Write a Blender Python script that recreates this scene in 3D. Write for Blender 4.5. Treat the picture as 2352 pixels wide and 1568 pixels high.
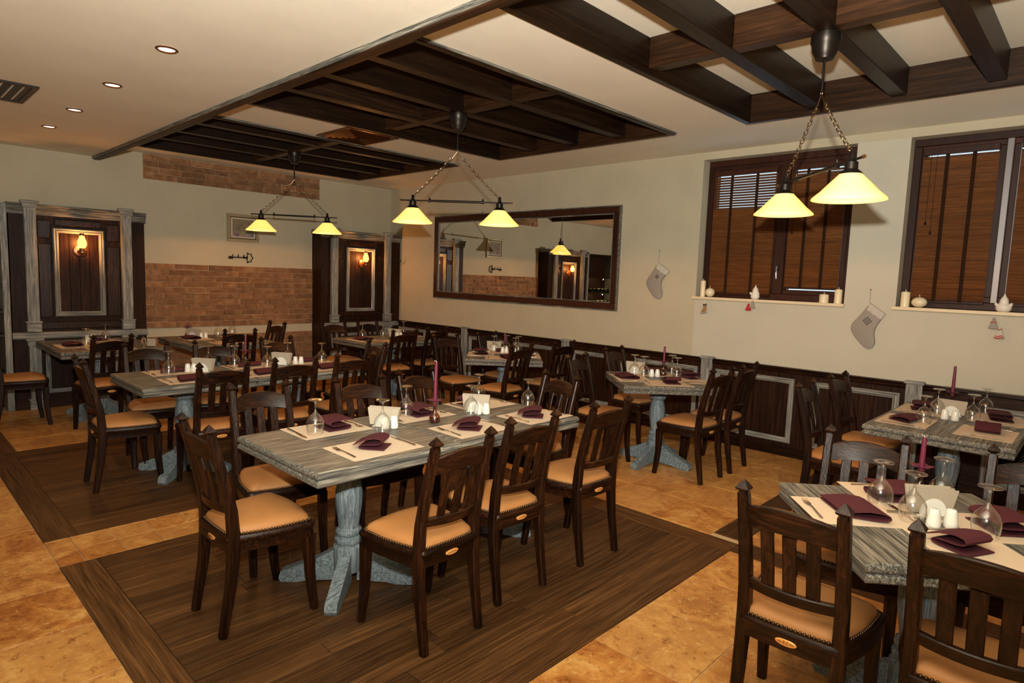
import bpy, bmesh, math, random
from mathutils import Vector, Matrix
random.seed(7)
PI = math.pi
scene = bpy.context.scene
COL = scene.collection
for o in list(bpy.data.objects):
    bpy.data.objects.remove(o)

# ------------------------------------------------------------------ camera
F_PX, YAW, PITCH, ROLL, CAM_H = 1440.43, .807821, -.10264, .0354514, 1.62
fw = Vector((math.sin(YAW)*math.cos(PITCH), math.cos(YAW)*math.cos(PITCH), math.sin(PITCH)))
r0 = Vector((math.cos(YAW), -math.sin(YAW), 0)); u0 = r0.cross(fw)
rt = math.cos(ROLL)*r0 + math.sin(ROLL)*u0
up = -math.sin(ROLL)*r0 + math.cos(ROLL)*u0
cd = bpy.data.cameras.new('camera'); cam = bpy.data.objects.new('camera', cd); COL.objects.link(cam)
cd.sensor_width = 36; cd.lens = F_PX/2352*36; cd.clip_start = .02; cd.clip_end = 60
cam.matrix_world = Matrix(((rt.x, up.x, -fw.x, 0), (rt.y, up.y, -fw.y, 0), (rt.z, up.z, -fw.z, CAM_H), (0, 0, 0, 1)))
scene.camera = cam

# ------------------------------------------------------------------ view, world, flash
vs = scene.view_settings
vs.view_transform = 'Standard'; vs.look = 'None'; vs.gamma = 1; vs.use_curve_mapping = False
vs.exposure = 0.0
scene.cycles.use_denoising = True
scene.cycles.max_bounces = 8; scene.cycles.transparent_max_bounces = 24
scene.cycles.sample_clamp_indirect = 6
world = bpy.data.worlds.new('daylight'); scene.world = world; world.use_nodes = True
bg = world.node_tree.nodes['Background']; bg.inputs[0].default_value = (.72, .88, 1, 1); bg.inputs[1].default_value = 1.5

WARM = (1, .44, .13)
FLASH_W, BULB_W, SPOT_W, SCONCE_W = 1080, 15, 12, 16

fl = bpy.data.lights.new('camera_flash', 'SPOT'); fl.energy = FLASH_W; fl.color = (1, .97, .87)
fl.shadow_soft_size = .035; fl.spot_size = math.radians(155); fl.spot_blend = .85
flo = bpy.data.objects.new('camera_flash', fl); COL.objects.link(flo)
fpos = Vector((0, 0, CAM_H)) + up*.27
fdir = (fw + up*.8).normalized()
flo.location = fpos; flo.rotation_euler = fdir.to_track_quat('-Z', 'Y').to_euler()

# ------------------------------------------------------------------ materials
MATS = {}
def nt_new(name):
    m = bpy.data.materials.new(name); m.use_nodes = True
    nt = m.node_tree; b = nt.nodes['Principled BSDF']
    MATS[name] = m
    return m, nt, b
def N(nt, typ, **kw):
    n = nt.nodes.new(typ)
    for k, v in kw.items():
        if k.startswith('i_'):
            n.inputs[k[2:].replace('_', ' ')].default_value = v
        else:
            setattr(n, k, v)
    return n
def ramp(nt, fac, stops):
    r = nt.nodes.new('ShaderNodeValToRGB'); e = r.color_ramp.elements
    while len(e) > 1: e.remove(e[-1])
    e[0].position = stops[0][0]; e[0].color = (*stops[0][1], 1)
    for p, c in stops[1:]:
        x = e.new(p); x.color = (*c, 1)
    nt.links.new(fac, r.inputs[0]); return r.outputs[0]
def coords(nt, scale, rnd=40.0):
    tc = nt.nodes.new('ShaderNodeTexCoord'); oi = nt.nodes.new('ShaderNodeObjectInfo')
    mul = N(nt, 'ShaderNodeMath', operation='MULTIPLY'); mul.inputs[1].default_value = rnd
    nt.links.new(oi.outputs['Random'], mul.inputs[0])
    ad = N(nt, 'ShaderNodeVectorMath', operation='ADD')
    nt.links.new(tc.outputs['Object'], ad.inputs[0]); nt.links.new(mul.outputs[0], ad.inputs[1])
    mp = nt.nodes.new('ShaderNodeMapping'); mp.inputs['Scale'].default_value = scale
    nt.links.new(ad.outputs[0], mp.inputs[0])
    return mp.outputs[0], oi.outputs['Random']
def noise(nt, vec, sc, detail=4, rough=.55, dist=0.0):
    n = N(nt, 'ShaderNodeTexNoise'); n.inputs['Scale'].default_value = sc; n.inputs['Detail'].default_value = detail
    n.inputs['Roughness'].default_value = rough; n.inputs['Distortion'].default_value = dist
    nt.links.new(vec, n.inputs['Vector']); return n.outputs['Fac']
def bump(nt, b, h, strength, dist=.01):
    bp = nt.nodes.new('ShaderNodeBump'); bp.inputs['Strength'].default_value = strength; bp.inputs['Distance'].default_value = dist
    nt.links.new(h, bp.inputs['Height']); nt.links.new(bp.outputs[0], b.inputs['Normal'])
def mixc(nt, fac, a, b, blend='MIX'):
    m = N(nt, 'ShaderNodeMix', data_type='RGBA', blend_type=blend)
    for sock, v in ((m.inputs[0], fac), (m.inputs[6], a), (m.inputs[7], b)):
        if hasattr(v, 'links'): nt.links.new(v, sock)
        else: sock.default_value = v if isinstance(v, float) else (*v, 1)
    return m.outputs[2]
def plain(name, col, rough=.5, metal=0.0, spec=.5, **kw):
    m, nt, b = nt_new(name)
    b.inputs['Base Color'].default_value = (*col, 1); b.inputs['Roughness'].default_value = rough
    b.inputs['Metallic'].default_value = metal; b.inputs['Specular IOR Level'].default_value = spec
    for k, v in kw.items(): b.inputs[k].default_value = v
    return m
def wood(name, stops, axis, rough=.4, fine=60, long=4, bumps=.25, spec=.5, dist=.003, vary=.35):
    m, nt, b = nt_new(name)
    s = [fine]*3; s['xyz'.index(axis)] = long
    v, rnd = coords(nt, s)
    n1 = noise(nt, v, 1.0, 5, .6, .8)
    s2 = [fine*3.2]*3; s2['xyz'.index(axis)] = long*1.5
    v2, _ = coords(nt, s2)
    n2 = noise(nt, v2, 1.0, 3, .6)
    add = N(nt, 'ShaderNodeMath', operation='MULTIPLY_ADD'); add.inputs[1].default_value = .45
    nt.links.new(n2, add.inputs[0]); nt.links.new(n1, add.inputs[2])
    sub = N(nt, 'ShaderNodeMath', operation='SUBTRACT'); sub.inputs[1].default_value = .22
    nt.links.new(add.outputs[0], sub.inputs[0])
    c = ramp(nt, sub.outputs[0], stops)
    mr = N(nt, 'ShaderNodeMapRange'); mr.inputs[3].default_value = 1-vary; mr.inputs[4].default_value = 1+vary
    nt.links.new(rnd, mr.inputs[0])
    hsv = N(nt, 'ShaderNodeHueSaturation'); nt.links.new(mr.outputs[0], hsv.inputs['Value']); nt.links.new(c, hsv.inputs['Color'])
    nt.links.new(hsv.outputs[0], b.inputs['Base Color'])
    b.inputs['Roughness'].default_value = rough; b.inputs['Specular IOR Level'].default_value = spec
    bump(nt, b, sub.outputs[0], bumps, dist)
    return m
DARK = [(.32, (.0038, .0011, .0005)), (.5, (.0108, .0032, .0012)), (.72, (.040, .0118, .0039))]
WASH = [(.36, (.036, .038, .038)), (.47, (.085, .083, .074)), (.58, (.185, .172, .14)), (.72, (.42, .385, .30))]
PED = [(.34, (.068, .09, .105)), (.5, (.145, .185, .205)), (.72, (.31, .36, .375))]
PIL = [(.34, (.10, .105, .10)), (.48, (.19, .195, .182)), (.6, (.30, .295, .265)), (.75, (.45, .43, .38))]
PANEL = [(.32, (.008, .0026, .0010)), (.5, (.020, .0066, .0025)), (.72, (.046, .016, .006))]
PLANK = [(.32, (.032, .0135, .0042)), (.5, (.075, .0335, .0112)), (.72, (.155, .074, .026))]
for a in 'xyz':
    wood('dark_wood_'+a, DARK, a, .36, 85, 5, .5, .24)
    wood('washed_wood_'+a, WASH, a, .42, 110, 4, .3, .3, vary=.05)
    wood('pedestal_wood_'+a, PED, a, .5, 100, 6, .3, .3, vary=.05)
    wood('pilaster_wood_'+a, PIL, a, .5, 70, 4, .3, .3, vary=.1)
    wood('panel_wood_'+a, PANEL, a, .5, 70, 3, .3, .15, vary=.2)
    wood('plank_wood_'+a, PLANK, a, .45, 90, 2.5, .45, .25, vary=.32)
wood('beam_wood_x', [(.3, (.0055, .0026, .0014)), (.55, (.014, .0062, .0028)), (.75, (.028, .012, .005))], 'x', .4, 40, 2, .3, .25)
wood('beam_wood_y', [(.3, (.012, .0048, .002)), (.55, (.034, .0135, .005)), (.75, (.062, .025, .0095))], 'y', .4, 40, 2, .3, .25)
wood('trim_wood', [(.3, (.008, .0035, .0016)), (.55, (.022, .0095, .004)), (.75, (.042, .018, .0075))], 'y', .45, 40, 2, .3, .2)
wood('window_wood', [(.3, (.022, .006, .003)), (.55, (.042, .0115, .0052)), (.75, (.062, .018, .008))], 'z', .5, 60, 3, .1, .25)
wood('blind_wood', [(.3, (.085, .028, .0065)), (.55, (.13, .045, .0105)), (.75, (.18, .066, .017))], 'y', .6, 60, 4, .1, .2, vary=.12)

def plaster(name, col, var=.05):
    m, nt, b = nt_new(name)
    v, _ = coords(nt, (1, 1, 1), 0)
    n = noise(nt, v, 2.5, 4); n2 = noise(nt, v, 90, 3)
    c = ramp(nt, n, [(.3, tuple(x*(1-var) for x in col)), (.7, tuple(min(1, x*(1+var)) for x in col))])
    nt.links.new(c, b.inputs['Base Color']); b.inputs['Roughness'].default_value = .85; b.inputs['Specular IOR Level'].default_value = .2
    bump(nt, b, n2, .12, .004)
    return m
plaster('wall_plaster', (.49, .435, .315)); plaster('wall_plaster_light', (.525, .495, .40), .03); plaster('ceiling_paint', (.83, .77, .63), .03)
def travertine():
    m, nt, b = nt_new('travertine')
    v, rnd = coords(nt, (1, 1, 1), 60)
    n1 = noise(nt, v, 4.4, 7, .66, 1.1); n2 = noise(nt, v, 26, 7, .74, .4); n3 = noise(nt, v, 75, 3, .6)
    a = ramp(nt, n1, [(.33, (.27, .080, .014)), (.44, (.40, .150, .030)), (.56, (.56, .265, .066)), (.68, (.70, .43, .145))])
    mr = N(nt, 'ShaderNodeMapRange'); mr.inputs[3].default_value = -.05; mr.inputs[4].default_value = .55
    nt.links.new(rnd, mr.inputs[0])
    a = mixc(nt, mr.outputs[0], a, (.60, .33, .105))
    dk = ramp(nt, n2, [(.34, (.5, .38, .28)), (.45, (1, 1, 1))])
    a = mixc(nt, 1.0, a, dk, 'MULTIPLY')
    lt = ramp(nt, n2, [(.56, (0, 0, 0)), (.72, (1, 1, 1))])
    a = mixc(nt, lt, a, (.72, .50, .20))
    nt.links.new(a, b.inputs['Base Color'])
    rr = ramp(nt, n3, [(.3, (.3, .3, .3)), (.7, (.5, .5, .5))]); nt.links.new(rr, b.inputs['Roughness'])
    bump(nt, b, n2, .12, .003)
travertine()
def brick():
    m, nt, b = nt_new('stone_cladding')
    v, rnd = coords(nt, (1, 1, 1), 60)
    n1 = noise(nt, v, 9, 6, .65, .6); n2 = noise(nt, v, 42, 5, .7)
    a = ramp(nt, n1, [(.3, (.165, .075, .030)), (.5, (.25, .12, .052)), (.68, (.36, .20, .10))])
    mr = N(nt, 'ShaderNodeMapRange'); mr.inputs[3].default_value = .72; mr.inputs[4].default_value = 1.25
    nt.links.new(rnd, mr.inputs[0])
    hsv = N(nt, 'ShaderNodeHueSaturation'); nt.links.new(mr.outputs[0], hsv.inputs['Value']); nt.links.new(a, hsv.inputs['Color'])
    lt = ramp(nt, n2, [(.62, (0, 0, 0)), (.75, (.7, .7, .7))])
    a = mixc(nt, lt, hsv.outputs[0], (.55, .36, .22))
    nt.links.new(a, b.inputs['Base Color']); b.inputs['Roughness'].default_value = .85
    bump(nt, b, n2, .8, .012)
brick()
def leather():
    m, nt, b = nt_new('tan_leather')
    v, _ = coords(nt, (1, 1, 1), 9)
    n1 = noise(nt, v, 6, 3); n2 = noise(nt, v, 260, 3)
    a = ramp(nt, n1, [(.3, (.36, .155, .048)), (.7, (.41, .185, .06))])
    nt.links.new(a, b.inputs['Base Color']); b.inputs['Roughness'].default_value = .55; b.inputs['Specular IOR Level'].default_value = .35
    bump(nt, b, n2, .06, .002)
leather()
def paper(name, c, var=.06):
    m, nt, b = nt_new(name)
    v, _ = coords(nt, (1, 1, 1), 9)
    n1 = noise(nt, v, 120, 2)
    a = ramp(nt, n1, [(.3, tuple(x*(1-var) for x in c)), (.7, c)])
    nt.links.new(a, b.inputs['Base Color']); b.inputs['Roughness'].default_value = .85; b.inputs['Specular IOR Level'].default_value = .15
paper('purple_paper', (.085, .021, .029), .2); paper('cream_paper', (.63, .50, .365)); paper('napkin_paper', (.42, .36, .275))
plain('nail_metal', (.10, .06, .03), .35, .9); plain('ceramic', (.72, .715, .64), .15)
plain('steel', (.55, .5, .44), .18, 1.0); plain('chrome', (.8, .8, .8), .08, 1.0)
plain('purple_wax', (.125, .014, .035), .35); plain('purple_petal', (.10, .014, .034), .6); plain('wick', (.7, .65, .6), .8)
plain('cream_wax', (.78, .68, .46), .4); plain('white_bisque', (.78, .74, .66), .6)
plain('iron', (.012, .010, .009), .45, .6); plain('dark_metal', (.03, .024, .02), .38, .8); plain('chain_metal', (.32, .24, .15), .3, 1.0)
plain('copper_metal', (.30, .13, .06), .35, .9); plain('bronze', (.20, .09, .04), .22, .95)
plain('window_seal', (.25, .27, .33), .4); plain('grey_metal', (.22, .2, .2), .4, .4); plain('black_plastic', (.01, .01, .01), .35)
plain('blind_tape', (.026, .0105, .0042), .9, 0, .1); plain('mirror_glass', (.86, .86, .84), .0, 1.0)
plain('sill_stone', (.72, .6, .4), .5); plain('grout', (.50, .37, .22), .9); plain('wood_gap', (.025, .014, .008), .9)
plain('grey_felt', (.30, .27, .24), .95); plain('pale_felt', (.5, .47, .41), .95); plain('red_felt', (.45, .02, .02), .9); plain('dark_felt', (.07, .06, .055), .9)
plain('tan_felt', (.33, .17, .08), .9); plain('badge_gold', (.78, .36, .10), .35, .3); plain('badge_ink', (.03, .015, .008), .6)
plain('picture_gilt', (.42, .33, .2), .35, .5); plain('picture_mount', (.6, .5, .36), .7); plain('bottle_dark', (.01, .02, .012), .1); plain('bottle_label', (.75, .68, .45), .6)
plain('grille_black', (.006, .006, .006), .5); plain('radiator_metal', (.55, .53, .5), .4)
def glass(name, tint, refl=1.0):
    m, nt, b = nt_new(name); nt.nodes.remove(b)
    out = [n for n in nt.nodes if n.type == 'OUTPUT_MATERIAL'][0]
    t = N(nt, 'ShaderNodeBsdfTransparent')
    g = N(nt, 'ShaderNodeBsdfGlossy'); g.inputs['Roughness'].default_value = .17; g.inputs[0].default_value = (1, 1, 1, 1)
    lw = N(nt, 'ShaderNodeLayerWeight'); lw.inputs[0].default_value = .5
    pw = N(nt, 'ShaderNodeMath', operation='POWER'); pw.inputs[1].default_value = 2.6; nt.links.new(lw.outputs['Facing'], pw.inputs[0])
    nt.links.new(ramp(nt, pw.outputs[0], [(.0, tint), (.35, tuple(x*.93 for x in tint)), (1, tuple(x*.5 for x in tint))]), t.inputs[0])
    f = N(nt, 'ShaderNodeMath', operation='MULTIPLY_ADD'); f.inputs[1].default_value = .8*refl; f.inputs[2].default_value = .10*refl; nt.links.new(pw.outputs[0], f.inputs[0])
    mx = N(nt, 'ShaderNodeMixShader')
    nt.links.new(f.outputs[0], mx.inputs[0]); nt.links.new(t.outputs[0], mx.inputs[1]); nt.links.new(g.outputs[0], mx.inputs[2])
    nt.links.new(mx.outputs[0], out.inputs[0])
glass('clear_glass', (.97, .97, .96)); glass('window_glass', (.93, .96, .97), .4); glass('brown_glass', (.62, .30, .10))
def chimney():
    m, nt, b = nt_new('lamp_chimney'); nt.nodes.remove(b)
    out = [n for n in nt.nodes if n.type == 'OUTPUT_MATERIAL'][0]
    t = N(nt, 'ShaderNodeBsdfTransparent'); t.inputs[0].default_value = (1, .9, .7, 1)
    e = N(nt, 'ShaderNodeEmission'); e.inputs[0].default_value = (1, .55, .16, 1); e.inputs[1].default_value = 3.2
    mx = N(nt, 'ShaderNodeMixShader'); mx.inputs[0].default_value = .42
    nt.links.new(t.outputs[0], mx.inputs[1]); nt.links.new(e.outputs[0], mx.inputs[2]); nt.links.new(mx.outputs[0], out.inputs[0])
chimney()

def emit(name, col, strength):
    m, nt, b = nt_new(name)
    b.inputs['Base Color'].default_value = (.8, .8, .8, 1)
    b.inputs['Emission Color'].default_value = (*col, 1); b.inputs['Emission Strength'].default_value = strength
emit('bulb_glow', (1, .85, .55), 6); emit('spot_glow', (1, .85, .6), 8); emit('flame_glow', (1, .6, .18), 9)
def shade():
    m, nt, b = nt_new('lamp_shade')
    b.inputs['Base Color'].default_value = (.9, .78, .5, 1); b.inputs['Roughness'].default_value = .15
    b.inputs['Emission Color'].default_value = (1, .60, .13, 1); b.inputs['Emission Strength'].default_value = .85
    out = [n for n in nt.nodes if n.type == 'OUTPUT_MATERIAL'][0]
    tr = N(nt, 'ShaderNodeBsdfTranslucent'); tr.inputs[0].default_value = (.95, .8, .5, 1)
    mx = N(nt, 'ShaderNodeMixShader'); mx.inputs[0].default_value = .3
    nt.links.new(b.outputs[0], mx.inputs[1]); nt.links.new(tr.outputs[0], mx.inputs[2]); nt.links.new(mx.outputs[0], out.inputs[0])
shade()
def painting():
    m, nt, b = nt_new('still_life_paint')
    v, _ = coords(nt, (1, 1, 1), 0)
    n1 = noise(nt, v, 22, 3, .5, 1.2)
    a = ramp(nt, n1, [(.3, (.10, .09, .05)), (.42, (.34, .2, .06)), (.55, (.42, .27, .1)), (.7, (.30, .28, .2))])
    vo = N(nt, 'ShaderNodeTexVoronoi'); vo.inputs['Scale'].default_value = 17; nt.links.new(v, vo.inputs['Vector'])
    tc = nt.nodes.new('ShaderNodeTexCoord'); sp = N(nt, 'ShaderNodeSeparateXYZ'); nt.links.new(tc.outputs['Generated'], sp.inputs[0])
    low = ramp(nt, sp.outputs[2], [(.18, (.42, .42, .42)), (.36, (0, 0, 0))])
    a = mixc(nt, low, a, vo.outputs['Color'])
    hs = N(nt, 'ShaderNodeHueSaturation'); hs.inputs['Saturation'].default_value = .75; hs.inputs['Value'].default_value = .6
    nt.links.new(a, hs.inputs['Color']); nt.links.new(hs.outputs[0], b.inputs['Base Color']); b.inputs['Roughness'].default_value = .6
painting()

# ------------------------------------------------------------------ mesh helpers
def box(bm, x0, x1, y0, y1, z0, z1, bev=0, seg=1):
    vs_ = [bm.verts.new((x, y, z)) for z in (z0, z1) for y in (y0, y1) for x in (x0, x1)]
    fs = [(0, 2, 3, 1), (4, 5, 7, 6), (0, 1, 5, 4), (2, 6, 7, 3), (0, 4, 6, 2), (1, 3, 7, 5)]
    faces = [bm.faces.new([vs_[i] for i in f]) for f in fs]
    if bev:
        es = list({e for f in faces for e in f.edges})
        bmesh.ops.bevel(bm, geom=es, offset=bev, segments=seg, affect='EDGES', profile=.5)
def rings(bm, loops, cap0=True, cap1=True, closed=True):
    R = [[bm.verts.new(p) for p in l] for l in loops]
    n = len(R[0])
    for a, b in zip(R, R[1:]):
        for i in range(n if closed else n-1):
            j = (i+1) % n
            bm.faces.new((a[i], a[j], b[j], b[i]))
    if cap0: bm.faces.new(list(reversed(R[0])))
    if cap1: bm.faces.new(R[-1])
def lathe(bm, prof, seg=24, c=(0, 0, 0), cap0=True, cap1=True, rot=0):
    rings(bm, [[(c[0]+r*math.cos(2*PI*i/seg+rot), c[1]+r*math.sin(2*PI*i/seg+rot), c[2]+z) for i in range(seg)] for r, z in prof], cap0, cap1)
def tube(bm, pts, rad, seg=8, caps=True):
    pts = [Vector(p) for p in pts]
    if not hasattr(rad, '__len__'): rad = [rad]*len(pts)
    loops = []; prev = None
    for i, p in enumerate(pts):
        t = (pts[min(i+1, len(pts)-1)]-pts[max(i-1, 0)]).normalized()
        if prev is None:
            a = Vector((0, 0, 1)) if abs(t.z) < .9 else Vector((1, 0, 0))
            n = t.cross(a).normalized()
        else:
            n = (prev - t*prev.dot(t)).normalized()
        prev = n; bnm = t.cross(n)
        loops.append([p + rad[i]*(math.cos(2*PI*k/seg)*n + math.sin(2*PI*k/seg)*bnm) for k in range(seg)])
    rings(bm, loops, caps, caps)
def torus(bm, c, R, r, ax1, ax2, n=14, m=6, stretch=1.0):
    c = Vector(c); ax1 = Vector(ax1).normalized(); ax2 = Vector(ax2).normalized(); nz = ax1.cross(ax2)
    V = []
    for i in range(n):
        a = 2*PI*i/n; d = math.cos(a)*ax1*stretch + math.sin(a)*ax2; dn = (math.cos(a)*ax1 + math.sin(a)*ax2).normalized()
        V.append([bm.verts.new(c + R*d + r*(math.cos(2*PI*k/m)*dn + math.sin(2*PI*k/m)*nz)) for k in range(m)])
    for i in range(n):
        for k in range(m):
            bm.faces.new((V[i][k], V[(i+1) % n][k], V[(i+1) % n][(k+1) % m], V[i][(k+1) % m]))
def sweep(bm, pts, sizes, side=(1, 0, 0), ch=.006):
    side = Vector(side); pts = [Vector(p) for p in pts]; loops = []
    for i, p in enumerate(pts):
        t = (pts[min(i+1, len(pts)-1)]-pts[max(i-1, 0)]).normalized()
        n = side.cross(t).normalized(); w, h = sizes[i][0]/2, sizes[i][1]/2
        q = [(-w+ch, -h), (w-ch, -h), (w, -h+ch), (w, h-ch), (w-ch, h), (-w+ch, h), (-w, h-ch), (-w, -h+ch)]
        loops.append([p + a*side + b*n for a, b in q])
    rings(bm, loops)
def prism(bm, poly, d0, d1, f):
    rings(bm, [[f(a, b, d0) for a, b in poly], [f(a, b, d1) for a, b in poly]])
def bez(p, n=24):
    return p
def mesh(bm, name, mat, smooth=None):
    bmesh.ops.recalc_face_normals(bm, faces=bm.faces)
    me = bpy.data.meshes.new(name); bm.to_mesh(me); bm.free()
    if mat: me.materials.append(MATS[mat])
    if smooth is not None:
        me.shade_smooth()
        try: me.set_sharp_from_angle(angle=math.radians(smooth))
        except Exception: pass
    return me
def obj(name, me, parent=None, loc=(0, 0, 0), rz=0.0):
    o = bpy.data.objects.new(name, me); COL.objects.link(o); o.location = loc; o.rotation_euler = (0, 0, rz)
    if parent is not None: o.parent = parent
    return o
def part(name, fn, mat, parent, smooth=None, label=None, kind=None, loc=(0, 0, 0), rz=0.0):
    bm = bmesh.new(); fn(bm); o = obj(name, mesh(bm, name, mat, smooth), parent, loc, rz)
    if label: o['label'] = label
    if kind: o['kind'] = kind
    return o
def bpart(name, mat, parent, *b, bev=.003):
    return part(name, lambda bm: box(bm, *b, bev), mat, parent)
def tag(o, label, cat, group=None):
    o['label'] = label; o['category'] = cat
    if group: o['group'] = group
    return o
def thing(name, label, cat, loc=(0, 0, 0), rz=0.0, group=None):
    return tag(obj(name, None, None, loc, rz), label, cat, group)
def copy_tree(o, parent=None):
    c = o.copy(); COL.objects.link(c); c.parent = parent
    for ch in o.children: copy_tree(ch, c)
    return c
def struct(name, fn, mat, smooth=None):
    o = part(name, fn, mat, None, smooth); o['kind'] = 'structure'; return o

# ------------------------------------------------------------------ room shell
XL, XW, YF, YB = -1.7, 6.12, -1.7, 8.7
ZC, ZL, ZB, XS = 2.96, 2.835, 3.165, 1.98
def floor_fn(bm): box(bm, XL-.2, XW+.3, YF-.2, YB+.2, -.2, -.006)
floor = struct('floor', floor_fn, 'grout')
def slab_piece(name, x0, x1, y0, y1, mat, top=0.0, ch=.002, h=.02, gap=.0024):
    x0 += gap; x1 -= gap; y0 += gap; y1 -= gap
    w, l = (x1-x0)/2, (y1-y0)/2; cx, cy = (x0+x1)/2, (y0+y1)/2
    def f(bm):
        L = [[(sx*(w-c), sy*(l-c), z) for sx, sy in ((-1, -1), (1, -1), (1, 1), (-1, 1))] for c, z in ((0, -h), (0, -ch), (ch, 0))]
        rings(bm, L)
    return part(name, f, mat, floor, loc=(cx, cy, top))
def lines(a, b, ref, step):
    k = math.ceil((a-ref)/step+.02); out = [a]
    while ref+k*step < b-.02*step:
        if ref+k*step > a+.015: out.append(ref+k*step)
        k += 1
    return out+[b]
def tile_zone(x0, x1, y0, y1, rx, ry, sx=.46, sy=.46, name='floor_tile'):
    X, Y = lines(x0, x1, rx, sx), lines(y0, y1, ry, sy)
    for a, b in zip(X, X[1:]):
        for c, d in zip(Y, Y[1:]):
            slab_piece(name, a, b, c, d, 'travertine', random.uniform(-.0012, 0))
tile_zone(-.95, .67, -.3, 8.4, .67, 4.12)
tile_zone(.67, 3.62, -.3, 1.56, 2.24, 1.56)
tile_zone(.67, 3.76, 3.91, 4.32, .79, 4.11, .2, .2)
tile_zone(3.76, 6.09, 1.76, 8.4, 4.24, 2.22)
tile_zone(3.82, 6.09, -.3, 1.56, 4.24, 1.56)
tile_zone(.87, 3.76, 6.59, 8.4, .87, 6.59)
slab_piece('floor_tile', XL, -.95, YF, YB, 'travertine'); slab_piece('floor_tile', -.95, XW, YF, -.3, 'travertine')
def plank_zone(x0, x1, y0, y1, bw=.17, pw=.108):
    part('plank_bed', lambda bm: box(bm, x0, x1, y0, y1, -.012, -.005), 'wood_gap', floor)
    for (a, b, c, d, m) in ((x0, x0+bw, y0, y1, 'plank_wood_y'), (x1-bw, x1, y0, y1, 'plank_wood_y'), (x0+bw, x1-bw, y0, y0+bw, 'plank_wood_x'), (x0+bw, x1-bw, y1-bw, y1, 'plank_wood_x')):
        slab_piece('border_board', a, b, c, d, m, 0, .0012, .015, .001)
    n = round((y1-y0-2*bw)/pw); pw = (y1-y0-2*bw)/n
    for i in range(n):
        y = y0+bw+i*pw; x = x0+bw
        while x < x1-bw-.01:
            L = random.uniform(.45, 1.15)
            e = x+L
            if x1-bw-e < .3: e = x1-bw
            slab_piece('plank', x, e, y, y+pw, 'plank_wood_x', random.uniform(-.0022, 0), .0012, .015, .0016); x = e
plank_zone(.67, 3.76, 1.56, 3.91); plank_zone(.67, 3.76, 4.32, 6.59)
slab_piece('border_board', .67, .87, 6.59, 8.4, 'plank_wood_y'); slab_piece('border_board', 3.62, 3.82, -.3, 1.56, 'plank_wood_y'); slab_piece('border_board', 3.82, 6.09, 1.56, 1.76, 'plank_wood_x')

W1, W2, WZ = (1.755, 3.2), (-.35, 1.35), (1.485, 2.885)
def wall_right_fn(bm, x0=XW, x1=XW+.3, ya=YF-.2, yb=YB+.2, za=-.2, zb=3.3):
    segs = [ya, W2[0], W2[1], W1[0], W1[1], yb]
    box(bm, x0, x1, ya, yb, za, WZ[0]); box(bm, x0, x1, ya, yb, WZ[1], zb)
    for a, b in ((ya, W2[0]), (W2[1], W1[0]), (W1[1], yb)): box(bm, x0, x1, a, b, WZ[0], WZ[1])
wall_right = struct('wall_right', wall_right_fn, 'wall_plaster')
def panel_fn(bm):
    x0, x1 = XW-.004, XW
    box(bm, x0, x1, YF, 3.2, .8, WZ[0])
    for a, b in ((YF, W2[0]), (W2[1], W1[0])): box(bm, x0, x1, a, b, WZ[0], WZ[1])
part('plaster_panel', panel_fn, 'wall_plaster_light', wall_right, label='paler plaster around the windows')
struct('wall_back', lambda bm: box(bm, XL-.2, XW, YB, YB+.2, -.2, 3.3), 'wall_plaster')
struct('wall_left', lambda bm: box(bm, XL-.2, XL, YF-.2, YB, -.2, 3.3), 'wall_plaster')
struct('wall_front', lambda bm: box(bm, XL, XW, YF-.2, YF, -.2, 3.3), 'wall_plaster')
BX = (2.24, 5.17); BOXES = [(5.95, 8.15), (3.0, 5.24), (.13, 2.34)]
def ceil_fn(bm):
    box(bm, XL-.2, XS, YF-.2, YB+.2, ZL, 3.4)
    ys = [YF-.2] + [v for b in sorted(BOXES) for v in b] + [YB+.2]
    for i in range(0, len(ys), 2): box(bm, XS, XW+.3, ys[i], ys[i+1], ZC, 3.4)
    for a, b in BOXES:
        box(bm, XS, BX[0], a, b, ZC, 3.4); box(bm, BX[1], XW+.3, a, b, ZC, 3.4); box(bm, BX[0], BX[1], a, b, ZB, 3.4)
ceiling = struct('ceiling', ceil_fn, 'ceiling_paint')
tr = struct('trim_1', lambda bm: box(bm, XS-.012, XS+.05, YF, YB, 2.80, ZC, .004), 'trim_wood')
part('weathered_edge', lambda bm: box(bm, XS-.026, XS-.012, YF, YB, 2.806, ZL, .003), 'washed_wood_y', tr)
COFL = ['dark beam coffer in the ceiling nearest the brick wall', 'dark beam coffer in the ceiling above the front long table, middle one', 'dark beam coffer in the ceiling above the windows, nearest the camera']
SPX = 3.62
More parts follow.
